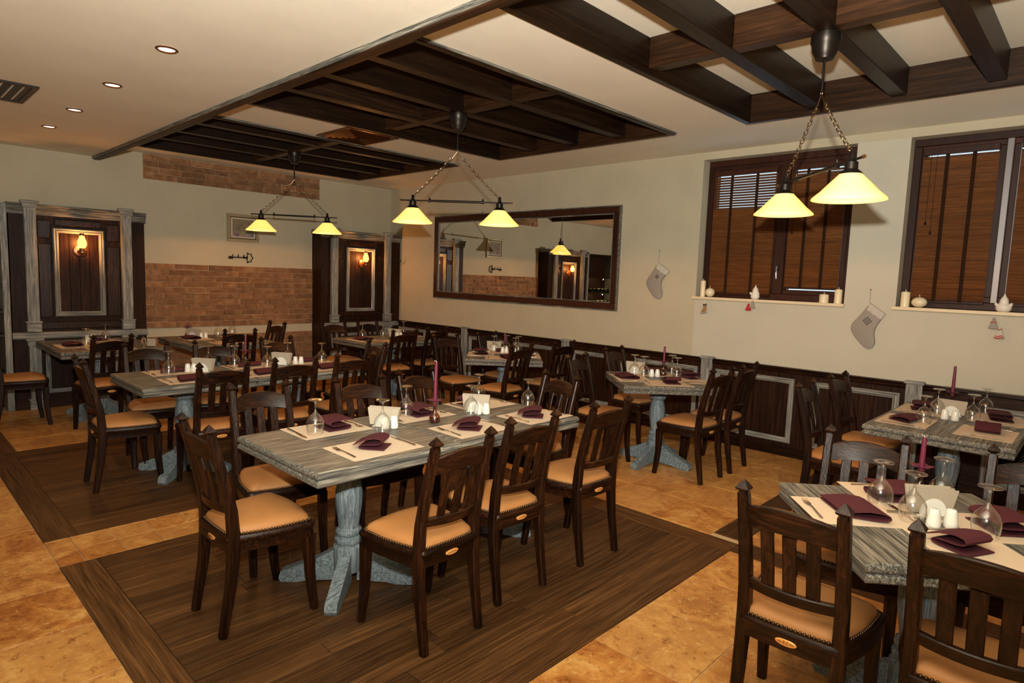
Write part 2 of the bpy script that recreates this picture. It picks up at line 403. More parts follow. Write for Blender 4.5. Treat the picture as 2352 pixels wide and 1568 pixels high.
def coffer(k, ya, yb):
    t = thing('ceiling_coffer', COFL[k], 'ceiling beams', (0, 0, 0), 0, 'ceiling coffers')
    t.location = (0, 0, ZC); o = ZC
    z1 = ZB-o
    bpart('border_board', 'beam_wood_y', t, BX[0], BX[0]+.045, ya, yb, -.022, z1)
    bpart('border_board', 'beam_wood_y', t, BX[1]-.045, BX[1], ya, yb, -.022, z1)
    for y in (ya, yb-.045): bpart('border_board', 'beam_wood_x', t, BX[0]+.045, BX[1]-.045, y, y+.045, -.022, z1)
    bpart('edge_strip', 'washed_wood_x', t, BX[0], BX[1], ya-.014, ya, -.016, 0)
    bpart('edge_strip', 'washed_wood_x', t, BX[0], BX[1], yb, yb+.014, -.016, 0)
    st = (yb-ya)/4
    for i in (1, 2, 3): bpart('cross_beam', 'beam_wood_x', t, BX[0]+.045, BX[1]-.045, ya+st*i-.05, ya+st*i+.05, .012, z1, bev=.004)
    cuts = [ya+.045] + [v for i in (1, 2, 3) for v in (ya+st*i-.05, ya+st*i+.05)] + [yb-.045]
    for i in range(0, 8, 2): bpart('spine_beam', 'beam_wood_y', t, SPX-.05, SPX+.05, cuts[i], cuts[i+1], .014, z1, bev=.004)
for k, (a, b) in enumerate(BOXES): coffer(k, a, b)

# ceiling fittings
def ring_frame(bm, cx, cy, hx, hy, w, z0, z1):
    for b in ((cx-hx, cx+hx, cy-hy, cy-hy+w), (cx-hx, cx+hx, cy+hy-w, cy+hy), (cx-hx, cx-hx+w, cy-hy+w, cy+hy-w), (cx+hx-w, cx+hx, cy-hy+w, cy+hy-w)):
        box(bm, *b, z0, z1)
t = thing('ceiling_diffuser', 'square bronze air diffuser in the ceiling between two beam coffers', 'air vent', (3.53, 5.6, ZC))
part('frame', lambda bm: ring_frame(bm, 0, 0, .29, .29, .04, -.012, 0), 'bronze', t)
for i in range(5):
    h = .25-.045*i
    def lv(bm, h=h, i=i):
        L = [[(sx*a, sy*a, z) for sx, sy in ((-1, -1), (1, -1), (1, 1), (-1, 1))] for a, z in ((h, -.004), (h-.032, -.03), (h-.035, -.027), (h-.004, -.001))]
        L.append(L[0]); rings(bm, L, False, False)
    part('louvre', lv, 'bronze', t)
t = thing('ceiling_vent', 'dark slatted air vent in the left ceiling by the downlights', 'air vent', (.68, 5.95, ZL))
part('frame', lambda bm: ring_frame(bm, 0, 0, .28, .33, .035, -.012, 0), 'dark_metal', t)
for i in range(8):
    x = -.215+i*.061
    part('slat', lambda bm, x=x: box(bm, x, x+.045, -.295, .295, -.008, -.004), 'dark_metal', t)
DL = ['nearest the camera', 'second from the camera', 'third from the camera', 'farthest, by the back wall']
for i, y in enumerate((4.01, 5.1, 6.18, 7.15)):
    t = thing('downlight', 'round recessed downlight in the left ceiling, '+DL[i], 'downlight', (1.28, y, ZL), 0, 'recessed ceiling downlights')
    part('rim', lambda bm: lathe(bm, [(.045, -.002), (.058, -.002), (.06, -.006), (.05, -.011), (.043, -.006), (.045, -.002)], 24, cap0=False, cap1=False), 'copper_metal', t, 40)
    part('lens', lambda bm: lathe(bm, [(.044, -.003), (.03, -.006), (.005, -.007)], 20), 'spot_glow', t, 40)
    l = bpy.data.lights.new('downlight_beam', 'SPOT'); l.energy = SPOT_W; l.color = WARM; l.spot_size = math.radians(100); l.spot_blend = .6; l.shadow_soft_size = .03
    lo = bpy.data.objects.new('downlight_beam', l); COL.objects.link(lo); lo.parent = t; lo.location = (0, 0, -.02)

# ------------------------------------------------------------------ brick cladding on the back wall
clad = {}
def cladding(label, x0, x1, z0, z1, rows):
    t = thing('stone_cladding', label, 'brick cladding', (0, YB-.001, z0), 0, 'brick cladding bands on the back wall')
    part('mortar', lambda bm: box(bm, x0, x1, -.012, 0, 0, z1-z0), 'grout', t)
    h = (z1-z0)/rows
    for r in range(rows):
        x = x0; first = True
        while x < x1-.02:
            L = random.uniform(.18, .46)*(random.uniform(.4, 1) if first else 1); first = False
            e = x+L
            if x1-e < .12: e = x1
            d = random.uniform(.016, .030); a, b, c, dd = x+.002, e-.002, r*h+.002, (r+1)*h-.002
            def f(bm, w=(b-a)/2, hh=(dd-c)/2, d=d):
                j = lambda: random.uniform(-.003, .003)
                L0 = [(-w, 0, -hh), (w, 0, -hh), (w, 0, hh), (-w, 0, hh)]
                L1 = [(-w+.004, -d+j(), -hh+.004+j()/2), (w-.004, -d+j(), -hh+.004+j()/2), (w-.004, -d+j(), hh-.004), (-w+.004, -d+j(), hh-.004)]
                rings(bm, [L0, [(p[0], -d+.006, p[2]) for p in L0], L1])
            part('brick', f, 'stone_cladding', t, loc=((a+b)/2, 0, (c+dd)/2)); x = e
cladding('narrow band of brown stone bricks just under the ceiling on back wall', 2.48, 4.83, 2.655, 2.955, 4)
cladding('wide field of brown stone bricks on the back wall below the iron key', 2.40, 4.72, .818, 1.632, 11)
cladding('low brown stone brick band on the back wall below the pale strip', 2.40, 4.72, .02, .708, 9)

# ------------------------------------------------------------------ panelled units on the back wall
def moulding(name, parent, x0, x1, z0, z1, w, d, y, mat, flip=1):
    # mitred rectangular picture-frame moulding lying on plane y (facing -y), stepped profile
    prof = [(0, 0), (0, d*.7), (w*.18, d), (w*.42, d*.75), (w*.6, d*.9), (w*.85, d*.45), (w, d*.3), (w, 0)]
    C = [(x0, z0, 1, 1), (x1, z0, -1, 1), (x1, z1, -1, -1), (x0, z1, 1, -1)]
    for i in range(4):
        A, B = C[i], C[(i+1) % 4]
        def f(bm, A=A, B=B):
            rings(bm, [[(c[0]+c[2]*a, y-flip*dd, c[1]+c[3]*a) for a, dd in prof] for c in (A, B)])
        part(name, f, mat+('x' if i % 2 == 0 else 'z'), parent)
def pilaster(parent, x, y0, zs, w=.105, d=.055):
    p = part('pilaster', lambda bm: box(bm, x-w/2, x+w/2, y0-d, y0, zs[0], zs[1], .004), 'pilaster_wood_z', parent)
    part('flute_panel', lambda bm: box(bm, x-w*.26, x+w*.26, y0-d-.006, y0-d, zs[0]+.1, zs[1]-.1, .003), 'pilaster_wood_z', p)
    for z, hh, k in ((zs[1]-.07, .05, .012), (zs[1]-.02, .03, .026), (zs[0], .10, .012), (zs[0]+.10, .018, .02)):
        part('capital', lambda bm, z=z, hh=hh, k=k: box(bm, x-w/2-k, x+w/2+k, y0-d-k, y0, z, z+hh, .004), 'pilaster_wood_x', p)
def wall_unit(label, x0, x1, pil, px, lampx):
    t = thing('panelled_wall_unit', label, 'wall panelling', (0, YB, 0), 0, 'panelled units on the back wall')
    yf = -.28
    bpart('carcass', 'panel_wood_z', t, x0, x1, yf, 0, 0, 2.15, bev=.004)
    n = 4; w = (px[1]-px[0]-.10)/n
    for i in range(n):
        part('panel_board', lambda bm, i=i: box(bm, px[0]+.05+w*i+.001, px[0]+.05+w*(i+1)-.001, yf-.008, yf, 1.05, 1.93, .003), 'panel_wood_z', t)
    moulding('panel_moulding', t, px[0], px[1], 1.01, 1.975, .052, .03, yf, 'pilaster_wood_')
    a, b = pil[0]+.065, pil[1]-.065
    for q in ((a, px[0]-.02, 1.0, 1.80), (px[1]+.02, b, 1.0, 1.80), (a, px[0]-.02, 1.86, 2.05), (px[1]+.02, b, 1.86, 2.05), (px[0]+.02, px[1]-.02, 2.0, 2.07), (a, b, .87, .95)):
        if q[1]-q[0] > .06: part('raised_panel', lambda bm, q=q: box(bm, q[0], q[1], yf-.01, yf, q[2], q[3], .006), 'dark_wood_z', t)
    for x in pil:
        pilaster(t, x, yf, (.845, 2.235)); pilaster(t, x, yf, (0, .77))
    def corn(bm):
        prof = [(0, 2.10), (.014, 2.10), (.018, 2.13), (.028, 2.15), (.038, 2.185), (.05, 2.20), (.05, 2.215), (0, 2.215)]
        rings(bm, [[(x, yf-d, z) for d, z in prof] for x in (x0-.012, x1+.012)])
    part('cornice', corn, 'washed_wood_x', t)
    part('cornice_top', lambda bm: box(bm, x0-.012, x1+.012, yf, 0, 2.15, 2.215, .003), 'washed_wood_x', t)
    def rail(bm):
        prof = [(0, .765), (.02, .768), (.032, .785), (.034, .815), (.022, .835), (0, .842)]
        rings(bm, [[(x, yf-d, z) for d, z in prof] for x in (x0-.006, x1+.006)])
    part('chair_rail', rail, 'pilaster_wood_x', t)
    moulding('lower_moulding', t, a+.03, b-.03, .16, .68, .045, .022, yf, 'pilaster_wood_')
    bpart('plinth', 'panel_wood_x', t, x0-.004, x1+.004, yf-.012, 0, 0, .09)
    return t
wall_unit('tall dark panelled unit with grey pilasters at the left edge', 1.12, 2.40, (1.30, 2.20), (1.50, 1.98), 1.75)
wall_unit('tall dark panelled unit with grey pilasters in the far corner', 4.72, 6.115, (4.915, 5.855), (5.13, 5.625), 5.41)

def sconce(label, x):
    t = thing('oil_lamp_sconce', label, 'wall lamp', (x, YB-.29, 1.74), 0, 'oil lamp sconces')
    def plate(bm):
        rings(bm, [[(-.0+r*math.cos(a), y, r*math.sin(a)) for a in [2*PI*i/24 for i in range(24)]] for r, y in ((.062, 0), (.062, -.008), (.045, -.014), (.015, -.016))])
    part('backplate', plate, 'copper_metal', t, 40)
    part('arm', lambda bm: tube(bm, [(0, -.012, -.01), (0, -.05, -.04), (0, -.085, -.05), (0, -.10, -.03)], .007), 'copper_metal', t, 60)
    def cup(bm): lathe(bm, [(.02, -.035), (.042, -.03), (.047, -.012), (.042, 0), (.028, .004), (.026, .022), (.034, .026)], 24, (0, -.10, 0))
    part('oil_font', cup, 'copper_metal', t, 40)
    part('chimney', lambda bm: lathe(bm, [(.026, .026), (.04, .05), (.046, .075), (.040, .11), (.027, .145), (.025, .165)], 24, (0, -.10, 0), False, False), 'lamp_chimney', t, 60)
    part('chimney_cap', lambda bm: lathe(bm, [(.03, .160), (.036, .165), (.034, .172), (.022, .178), (.022, .188), (.012, .192)], 20, (0, -.10, 0)), 'copper_metal', t, 40)
    l = bpy.data.lights.new('sconce_light', 'POINT'); l.energy = SCONCE_W; l.color = (1, .42, .12); l.shadow_soft_size = .018
    lo = bpy.data.objects.new('sconce_light', l); COL.objects.link(lo); lo.parent = t; lo.location = (0, -.10, .085)
sconce('lit brass oil-lamp sconce on the left panelled unit', 1.747); sconce('lit brass oil-lamp sconce on the far corner panelled unit', 5.40)

# picture, key rack, corner hook
t = thing('framed_picture', 'small still-life painting in a pale gilt frame above the iron key', 'picture', (3.69, YB, 2.15))
moulding('frame', t, -.215, .215, -.185, .185, .045, .03, 0, 'FR_') if False else None
def fr(k, a, w, d, mat):
    for i, b in enumerate(((-a[0], a[0], -a[1], -a[1]+w), (-a[0], a[0], a[1]-w, a[1]), (-a[0], -a[0]+w, -a[1]+w, a[1]-w), (a[0]-w, a[0], -a[1]+w, a[1]-w))):
        part(k, lambda bm, b=b: box(bm, b[0], b[1], -d, 0, b[2], b[3], .004), mat, t)
fr('frame', (.215, .185), .04, .034, 'picture_gilt'); fr('slip', (.175, .145), .008, .024, 'dark_metal'); fr('inner_frame', (.167, .137), .022, .028, 'picture_mount')
part('canvas', lambda bm: box(bm, -.145, .145, -.018, -.012, -.115, .115), 'still_life_paint', t)
t = thing('key_rack', 'black iron key-shaped rack with hooks on the back wall', 'key rack', (3.66, YB-.02, 1.752))
def keyf(bm):
    tube(bm, [(-.13, 0, 0), (.08, 0, 0)], .0075, 8)
    pts = []
    for i in range(33):
        a = -PI/2+PI*i/32; rr = .062+.006*math.cos(8*a*1.0)
        pts.append((.083+rr*math.cos(a)*1.15, 0, rr*math.sin(a)))
    pts = [(.083, 0, -.064)]+pts+[(.083, 0, .064)]
    tube(bm, pts+[(.083, 0, -.064)], .0065, 8)
    lathe(bm, [(.004, -.02), (.018, 0), (.004, .02)], 8, (.075, 0, 0)); lathe(bm, [(.004, -.018), (.014, 0), (.004, .018)], 8, (.045, 0, 0))
    box(bm, -.17, -.13, -.004, .004, -.022, .014); box(bm, -.13, -.112, -.004, .004, -.024, -.006)
part('key', keyf, 'iron', t, 50)
for x in (-.125, -.05, .025): part('hook', lambda bm, x=x: tube(bm, [(x, 0, 0), (x+.002, -.012, .012), (x+.006, -.02, .04)], .006, 8), 'iron', t, 50)
t = thing('iron_hook', 'black wrought-iron scroll hook on the corner panelling', 'hook', (5.99, YB-.30, 1.78))
part('bracket', lambda bm: tube(bm, [(0, 0, -.12), (.004, -.012, -.05), (0, -.02, 0), (-.01, -.012, .07), (.006, 0, .12)], .007, 8), 'iron', t, 50)
for s in (-1, 1): part('arm', lambda bm, s=s: tube(bm, [(0, -.02, 0), (s*.03, -.06, -.01), (s*.05, -.10, .02), (s*.045, -.12, .06)], .005, 8), 'iron', t, 50)

# wine rack beyond the left unit (seen in the mirror)
t = thing('wine_rack', 'dark open wine rack with grey posts, reflected in the mirror', 'wine rack', (.55, YB, 0))
bpart('back_panel', 'panel_wood_z', t, -.55, .55, -.02, 0, 0, 2.2)
for x in (-.53, .53): bpart('post', 'pilaster_wood_z', t, x-.03, x+.03, -.30, -.02, 0, 2.2)
for z in (.4, .8, 1.05, 1.32, 1.66, 2.14): bpart('shelf', 'dark_wood_x', t, -.5, .5, -.29, -.02, z, z+.03)
for z in (1.30, 1.64):
    l = bpy.data.lights.new('rack_light', 'POINT'); l.energy = 1.0; l.color = (1, .8, .4); l.shadow_soft_size = .006
    lo = bpy.data.objects.new('rack_light', l); COL.objects.link(lo); lo.parent = t; lo.location = (-.1, -.26, z-.01)
k = 0
for z, zn in ((1.08, 'lower'), (1.35, 'upper')):
    for x in (-.38, -.24, -.10, .06, .2, .34):
        b = thing('wine_bottle', 'wine bottle lying on the %s shelf of wine rack, %s from its right end' % (zn, ['sixth', 'fifth', 'fourth', 'third', 'second', 'first'][k % 6]), 'bottle', (.55+x, YB-.05, z+.04), 0, 'wine bottles in the rack'); k += 1
        b.rotation_euler = (PI/2, 0, 0)
        part('body', lambda bm: lathe(bm, [(.03, 0), (.037, .004), (.037, .16), (.03, .185), (.014, .21), (.013, .27), (.015, .272), (.014, .29)], 16), 'bottle_dark', b, 40)
        part('label', lambda bm: lathe(bm, [(.0378, .05), (.0378, .14)], 16, cap0=False, cap1=False), 'bottle_label', b, 60)

# ------------------------------------------------------------------ wainscot on the right wall
wn = obj('trim_2', None); wn['kind'] = 'structure'
XP = 6.095
part('backing', lambda bm: box(bm, XP, XW, YF, YB-.29, 0, .83), 'panel_wood_z', wn)
y = YB-.30
while y > -1.0:
    w = .118
    part('board', lambda bm, y=y: box(bm, XP-.007, XP, y-w+.001, y-.001, .08, .82, .003), 'panel_wood_z', wn); y -= w
def rail(bm):
    prof = [(0, .80), (-.012, .80), (-.02, .82), (-.014, .83), (-.03, .842), (-.032, .856), (.025, .856)]
    rings(bm, [[(XP+a, yy, z) for a, z in prof] for yy in (-1.0, YB-.29)])
part('cap_rail', rail, 'dark_wood_y', wn)
bpart('skirting', 'dark_wood_y', wn, XP-.018, XP, -1.0, YB-.29, 0, .085)
def ymould(parent, y0, y1, z0, z1, xp, w=.05, d=.024):
    prof = [(0, 0), (0, d*.7), (w*.18, d), (w*.42, d*.75), (w*.6, d*.9), (w*.85, d*.45), (w, d*.3), (w, 0)]
    C = [(y0, z0, 1, 1), (y1, z0, -1, 1), (y1, z1, -1, -1), (y0, z1, 1, -1)]
    for i in range(4):
        A, B = C[i], C[(i+1) % 4]
        part('moulding', lambda bm, A=A, B=B: rings(bm, [[(xp-dd, c[0]+c[2]*a, c[1]+c[3]*a) for a, dd in prof] for c in (A, B)]), 'pilaster_wood_'+('y' if i % 2 == 0 else 'z'), parent)
for yc in (6.77, 4.885, 3.0, 1.145):
    p = part('pilaster', lambda bm: box(bm, XP-.034, XP, yc-.06, yc+.06, 0, .85, .004), 'pilaster_wood_z', wn)
    part('inset', lambda bm: box(bm, XP-.04, XP-.034, yc-.036, yc+.036, .12, .76, .003), 'pilaster_wood_z', p)
    part('cap', lambda bm: box(bm, XP-.046, XP+.02, yc-.074, yc+.074, .848, .872, .005), 'pilaster_wood_y', p)
    part('base', lambda bm: box(bm, XP-.044, XP, yc-.07, yc+.07, 0, .1, .004), 'pilaster_wood_y', p)
for a, b in ((7.68, 8.37), (6.87, 7.55), (5.92, 6.67), (4.99, 5.78), (4.03, 4.78), (3.10, 3.87), (2.11, 2.9), (1.245, 1.94)):
    ymould(wn, a, b, .134, .755, XP-.007)
rc = thing('radiator_cover', 'dark wooden radiator cover with lattice grille under the right window', 'radiator cover', (XP-.007, 0, 0))
bpart('carcass', 'panel_wood_y', rc, -.075, 0, -.95, .92, 0, .835)
part('shelf', lambda bm: box(bm, -.10, .0, -.97, .94, .836, .862, .006), 'dark_wood_y', rc)
def mld(parent, y0, y1): ymould(parent, y0, y1, .13, .75, -.075)
mld(rc, -.2, .64)
part('grille_field', lambda bm: box(bm, -.079, -.075, -.15, .59, .18, .70), 'radiator_metal', rc)
def lattice(bm):
    s = .016
    for i in range(-32, 80):
        for d in (1, -1):
            pts = []
            y0 = -.15+i*s*1.4
            for k in range(2):
                z = .18+.52*k; yy = y0+d*.52*k
                pts.append((yy, z))
            (ya, za), (yb2, zb2) = pts
            lo, hi = -.15, .59
            def clip(ya, za, yb2, zb2):
                t0, t1 = 0, 1; dy = yb2-ya
                for bound, sgn in ((lo, 1), (hi, -1)):
                    p_, q_ = -sgn*dy, sgn*(ya-bound)
                    tt = q_/p_ if p_ else 0
                    if p_ < 0: t0 = max(t0, tt)
                    else: t1 = min(t1, tt)
                return t0, t1
            t0, t1 = clip(ya, za, yb2, zb2)
            if t1-t0 < .02: continue
            A = (ya+(yb2-ya)*t0, za+(zb2-za)*t0); B = (ya+(yb2-ya)*t1, za+(zb2-za)*t1)
            w = .0065; nx, nz = -(B[1]-A[1]), (B[0]-A[0]); L = math.hypot(nx, nz); nx *= w/L; nz *= w/L
            q = [(-.083, A[0]+nx, A[1]+nz), (-.083, A[0]-nx, A[1]-nz), (-.083, B[0]-nx, B[1]-nz), (-.083, B[0]+nx, B[1]+nz)]
            bm.faces.new([bm.verts.new(p) for p in q])
part('lattice', lattice, 'grille_black', rc, kind='stuff')

# ------------------------------------------------------------------ mirror
t = thing('wall_mirror', 'wide brown-framed mirror on the right wall', 'mirror', (XW, 0, 0))
my0, my1, mz0, mz1 = 4.185, 7.505, 1.28, 2.468; fwid = .075
for b in ((my0, my1, mz0, mz0+fwid), (my0, my1, mz1-fwid, mz1), (my0, my0+fwid, mz0+fwid, mz1-fwid), (my1-fwid, my1, mz0+fwid, mz1-fwid)):
    part('frame', lambda bm, b=b: box(bm, -.045, 0, b[0], b[1], b[2], b[3], .004), 'window_wood', t)
g = .014
for b in ((my0-g, my1+g, mz0-g, mz0), (my0-g, my1+g, mz1, mz1+g), (my0-g, my0, mz0, mz1), (my1, my1+g, mz0, mz1)):
    part('outer_edge', lambda bm, b=b: box(bm, -.04, 0, b[0], b[1], b[2], b[3], .003), 'washed_wood_y', t)
i0 = fwid
for b in ((my0+i0, my1-i0, mz0+i0, mz0+i0+g), (my0+i0, my1-i0, mz1-i0-g, mz1-i0), (my0+i0, my0+i0+g, mz0+i0+g, mz1-i0-g), (my1-i0-g, my1-i0, mz0+i0+g, mz1-i0-g)):
    part('inner_edge', lambda bm, b=b: box(bm, -.036, 0, b[0], b[1], b[2], b[3], .003), 'washed_wood_y', t)
part('mirror_glass', lambda bm: box(bm, -.02, -.016, my0+.05, my1-.05, mz0+.05, mz1-.05), 'mirror_glass', t)

# ------------------------------------------------------------------ windows, sills, blinds
XG = 6.25
def window(n, y0, y1, mulls, handle_y):
    t = obj('window_%d' % n, None, None, (0, 0, 0)); t['kind'] = 'structure'
    z0, z1 = WZ; f = .06
    for b in ((y0, y1, z0, z0+f), (y0, y1, z1-f, z1), (y0, y0+f, z0+f, z1-f), (y1-f, y1, z0+f, z1-f)):
        part('frame', lambda bm, b=b: box(bm, XG, XG+.07, b[0], b[1], b[2], b[3], .004), 'window_wood', t)
    edges = [y0+f] + mulls + [y1-f]
    lo = y0+f
    cells = []
    for m in mulls+[None]:
        hi = m[0] if m else y1-f
        cells.append((lo, hi))
        if m:
            part('mullion', lambda bm, m=m: box(bm, XG-.012, XG+.07, m[0], m[1], z0+f, z1-f, .004), m[2], t); lo = m[1]
    for a, b in cells:
        s = .045
        for q in ((a, b, z0+f, z0+f+s), (a, b, z1-f-s, z1-f), (a, a+s, z0+f+s, z1-f-s), (b-s, b, z0+f+s, z1-f-s)):
            part('sash', lambda bm, q=q: box(bm, XG+.006, XG+.06, q[0], q[1], q[2], q[3], .004), 'window_wood', t)
        part('pane', lambda bm, a=a, b=b: box(bm, XG+.03, XG+.036, a+s, b-s, z0+f+s, z1-f-s), 'window_glass', t)
        for yy in (a+s-.002, b-s-.004): part('seal', lambda bm, yy=yy: box(bm, XG-.001, XG+.006, yy, yy+.006, z0+f+s, z1-f-s), 'window_seal', t)
    if handle_y:
        h = part('handle', lambda bm: box(bm, XG-.03, XG-.012, handle_y-.014, handle_y+.014, 1.77, 1.84, .004), 'black_plastic', t)
        part('lever', lambda bm: tube(bm, [(XG-.035, handle_y, 1.81), (XG-.05, handle_y, 1.80), (XG-.052, handle_y-.002, 1.74), (XG-.05, handle_y-.004, 1.69)], .008, 8), 'chrome', h, 50)
    return cells
window(1, W1[0], W1[1], [(2.36, 2.45, 'window_wood')], 2.41)
window(2, W2[0], W2[1], [(.68, .725, 'grey_metal')], None)
def sill(n, y0, y1):
    s = struct('trim_%d' % n, lambda bm: box(bm, XW-.045, XG+.01, y0, y1, WZ[0]-.028, WZ[0], .004), 'sill_stone')
sill(3, W1[0]-.01, W1[1]+.025); sill(4, W2[0], W2[1]+.025)
def blind(label, y0, y1, z0, z1, tapes, openrange, cords):
    t = thing('wooden_blind', label, 'blind', (XG-.03, 0, 0), 0, 'wooden slat blinds')
    bpart('head_rail', 'window_wood', t, -.02, .02, y0, y1, z1, z1+.05)
    bpart('bottom_rail', 'window_wood', t, -.014, .014, y0, y1, z0, z0+.018)
    n = int((z1-z0-.02)/.0255); me = {}
    for i in range(n):
        z = z1-.022-i*.0255
        ang = math.radians(30 if openrange[0] <= i < openrange[1] else 66+random.uniform(-3, 3))
        if i not in me:
            c, s = math.cos(ang), math.sin(ang); w = .0148
            P = [(-w*c, -w*s), (w*c, w*s)]
            def f(bm):
                q = [(-w*c, w*s+.0012), (-w*c, w*s-.0012), (w*c, -w*s-.0012), (w*c, -w*s+.0012)]
                rings(bm, [[(a, y0, b) for a, b in q], [(a, y1, b) for a, b in q]])
            part('slat', f, 'blind_wood', t, loc=(0, 0, z))
    for y in tapes: part('ladder_tape', lambda bm, y=y: box(bm, -.0165, -.0155, y-.014, y+.014, z0+.01, z1), 'blind_tape', t)
    for y, zz in cords:
        c = part('pull_cord', lambda bm: tube(bm, [(-.022, y, z1), (-.022, y, zz)], .0016, 6), 'blind_tape', t)
        part('tassel', lambda bm: lathe(bm, [(.003, .03), (.008, .02), (.009, 0)], 10, (-.022, y, zz-.03)), 'dark_wood_z', c, 40)
blind('brown wooden blind on the left half of the left window', 2.47, 3.11, 1.515, 2.72, (2.66, 2.92), (0, 13), ())
blind('brown wooden blind on the right half of the left window, beside the handle', 1.85, 2.33, 1.60, 2.72, (2.0, 2.18), (0, 2), ((2.29, 2.15),))
blind('wide brown wooden blind on the right window, with hanging cords', .762, 1.27, 1.53, 2.74, (.92, 1.10), (0, 1), ((1.21, 2.2), (1.17, 2.12)))
blind('brown wooden blind at the right edge of the photo, past the grey mullion', -.27, .63, 1.53, 2.74, (0.0, .35), (0, 1), ())

# sill candles and figures
def pillar(label, y, h, r, x=6.13):
    t = thing('pillar_candle', label, 'candle', (x, y, WZ[0]), 0, 'cream candles on the window sills')
    part('wax', lambda bm: lathe(bm, [(r, 0), (r, h-.006), (r-.004, h), (r*.6, h+.001), (.006, h+.008)], 24), 'cream_wax', t, 40)
    part('wick', lambda bm: tube(bm, [(0, 0, h), (0, .002, h+.022)], .0022, 6), 'wick', t)
def ball(label, y, r, zs, x=6.12):
    t = thing('ball_candle', label, 'candle', (x, y, WZ[0]), 0, 'cream candles on the window sills')
    part('wax', lambda bm: lathe(bm, [(r*math.sin(a), r*zs*(1-math.cos(a))) for a in [.35+(PI-.5)*i/12 for i in range(13)]], 24), 'cream_wax', t, 60)
    part('wick', lambda bm: tube(bm, [(0, 0, 2*r*zs-.005), (0, .003, 2*r*zs+.022)], .0022, 6), 'wick', t)
pillar('tall cream pillar candle at the left end of the left sill', 3.125, .165, .026)
ball('round cream ball candle on the left sill, beside the tall pillar', 3.04, .048, .97)
pillar('short cream pillar candle on the left sill', 1.93, .075, .04)
pillar('tall cream pillar candle at the right end of the left sill', 1.81, .125, .032)
pillar('cream pillar candle at the left end of the right sill', 1.285, .125, .034)
ball('squat oval cream candle on the right sill', 1.18, .057, .76)
def snowman(label, y, fat):
    t = thing('snowman_figurine', label, 'figurine', (6.11, y, WZ[0]), 0, 'white figurines on the sills')
    prof = [(.03*fat, 0), (.046*fat, .012), (.05*fat, .035), (.04*fat, .058), (.026, .068), (.029, .08), (.026, .094), (.014, .104)]
    part('body', lambda bm: lathe(bm, prof, 24), 'white_bisque', t, 60)
    part('hat', lambda bm: lathe(bm, [(.026, .097), (.022, .104), (.012, .116), (.005, .128), (.006, .134), (.002, .138)], 16), 'white_bisque', t, 60)
    for s in (-1, 1): part('arm', lambda bm, s=s: tube(bm, [(-.01, s*.032*fat, .05), (-.02, s*.046*fat, .055), (-.028, s*.046*fat, .066)], [.012, .012, .008], 8), 'white_bisque', t, 60)
    part('scarf', lambda bm: torus(bm, (0, 0, .066), .026, .007, (1, 0, 0), (0, 1, 0)), 'white_bisque', t, 60)
snowman('white bisque snowman figurine on the left window sill', 2.56, .85); snowman('white bisque snowman figurine on the right window sill', .62, 1.05)

# hanging felt decorations: outline in (y to the left of the photo = +, z), thickness in x
def felt(parent, name, poly, mat, x0, th, off=(0, 0)):
    P = [(a+off[0], b+off[1]) for a, b in poly]; n = len(P)
    cx = sum(p[0] for p in P)/n; cy = sum(p[1] for p in P)/n
    def f(bm):
        L = []
        for s, x in ((.93, x0), (1, x0-th*.25), (1, x0-th*.75), (.9, x0-th)): L.append([(x, cx+(a-cx)*s, cy+(b-cy)*s) for a, b in P])
        rings(bm, L)
    return part(name, f, mat, parent, 40)
def smooth_poly(P, it=2):
    for _ in range(it):
        Q = []
        for i in range(len(P)):
            a, b = P[i], P[(i+1) % len(P)]
            Q += [(.75*a[0]+.25*b[0], .75*a[1]+.25*b[1]), (.25*a[0]+.75*b[0], .25*a[1]+.75*b[1])]
        P = Q
    return P
def px_wall(px, py, x):
    d = fw + rt*((px-1176)/F_PX) - up*((py-784)/F_PX); k = x/d.x
    return d.y*k, CAM_H+d.z*k
def stocking(label, px, nail, hem, motif):
    pts = [px_wall(a, b, XW-.02) for a, b in px]; cy = sum(p[0] for p in pts)/len(pts); cz = sum(p[1] for p in pts)/len(pts)
    t = thing('felt_stocking', label, 'stocking', (XW-.004, cy, cz), 0, 'grey felt stockings on the right wall')
    L = smooth_poly([(a-cy, b-cz) for a, b in pts], 2)
    felt(t, 'body', L, 'grey_felt', 0, .035)
    h = [px_wall(a, b, XW-.04) for a, b in hem]
    felt(t, 'cuff', [(a-cy, b-cz) for a, b in h], 'pale_felt', -.004, .034)
    n0 = px_wall(*nail[0], XW-.015); n1 = px_wall(*nail[1], XW-.02)
    part('hanging_loop', lambda bm: tube(bm, [(-.012, n0[0]-cy, n0[1]-cz), (-.02, n1[0]-cy, n1[1]-cz)], .0025, 6), 'grey_felt', t)
    part('nail', lambda bm: lathe(bm, [(.004, 0), (.006, .004), (.003, .008)], 8, (-.012, n0[0]-cy, n0[1]-cz)), 'iron', t)
    m = px_wall(*motif[:2], XW-.04); s = motif[2]
    def cross(bm):
        for i in (-1, 0, 1):
            for d in (1, -1):
                c = Vector((-.0375, m[0]-cy+i*s*.3, m[1]-cz-d*i*s*.3)); v = Vector((0, s*.5, d*s*.5))
                tube(bm, [c-v, c+v], .0022, 4)
    part('stitched_motif', cross, 'dark_felt', t)
stocking('small grey felt stocking hanging between mirror and left window', [(1512, 603), (1536, 621), (1527, 634), (1518, 647), (1519, 664), (1522, 678), (1515, 688), (1505, 685), (1492, 667), (1484, 650), (1490, 637), (1500, 624)],
         ((1515, 577), (1513, 602)), [(1512, 603), (1536, 621), (1529, 632), (1523, 628), (1518, 626), (1514, 620), (1508, 618), (1506, 614)], (1509, 635, .03))
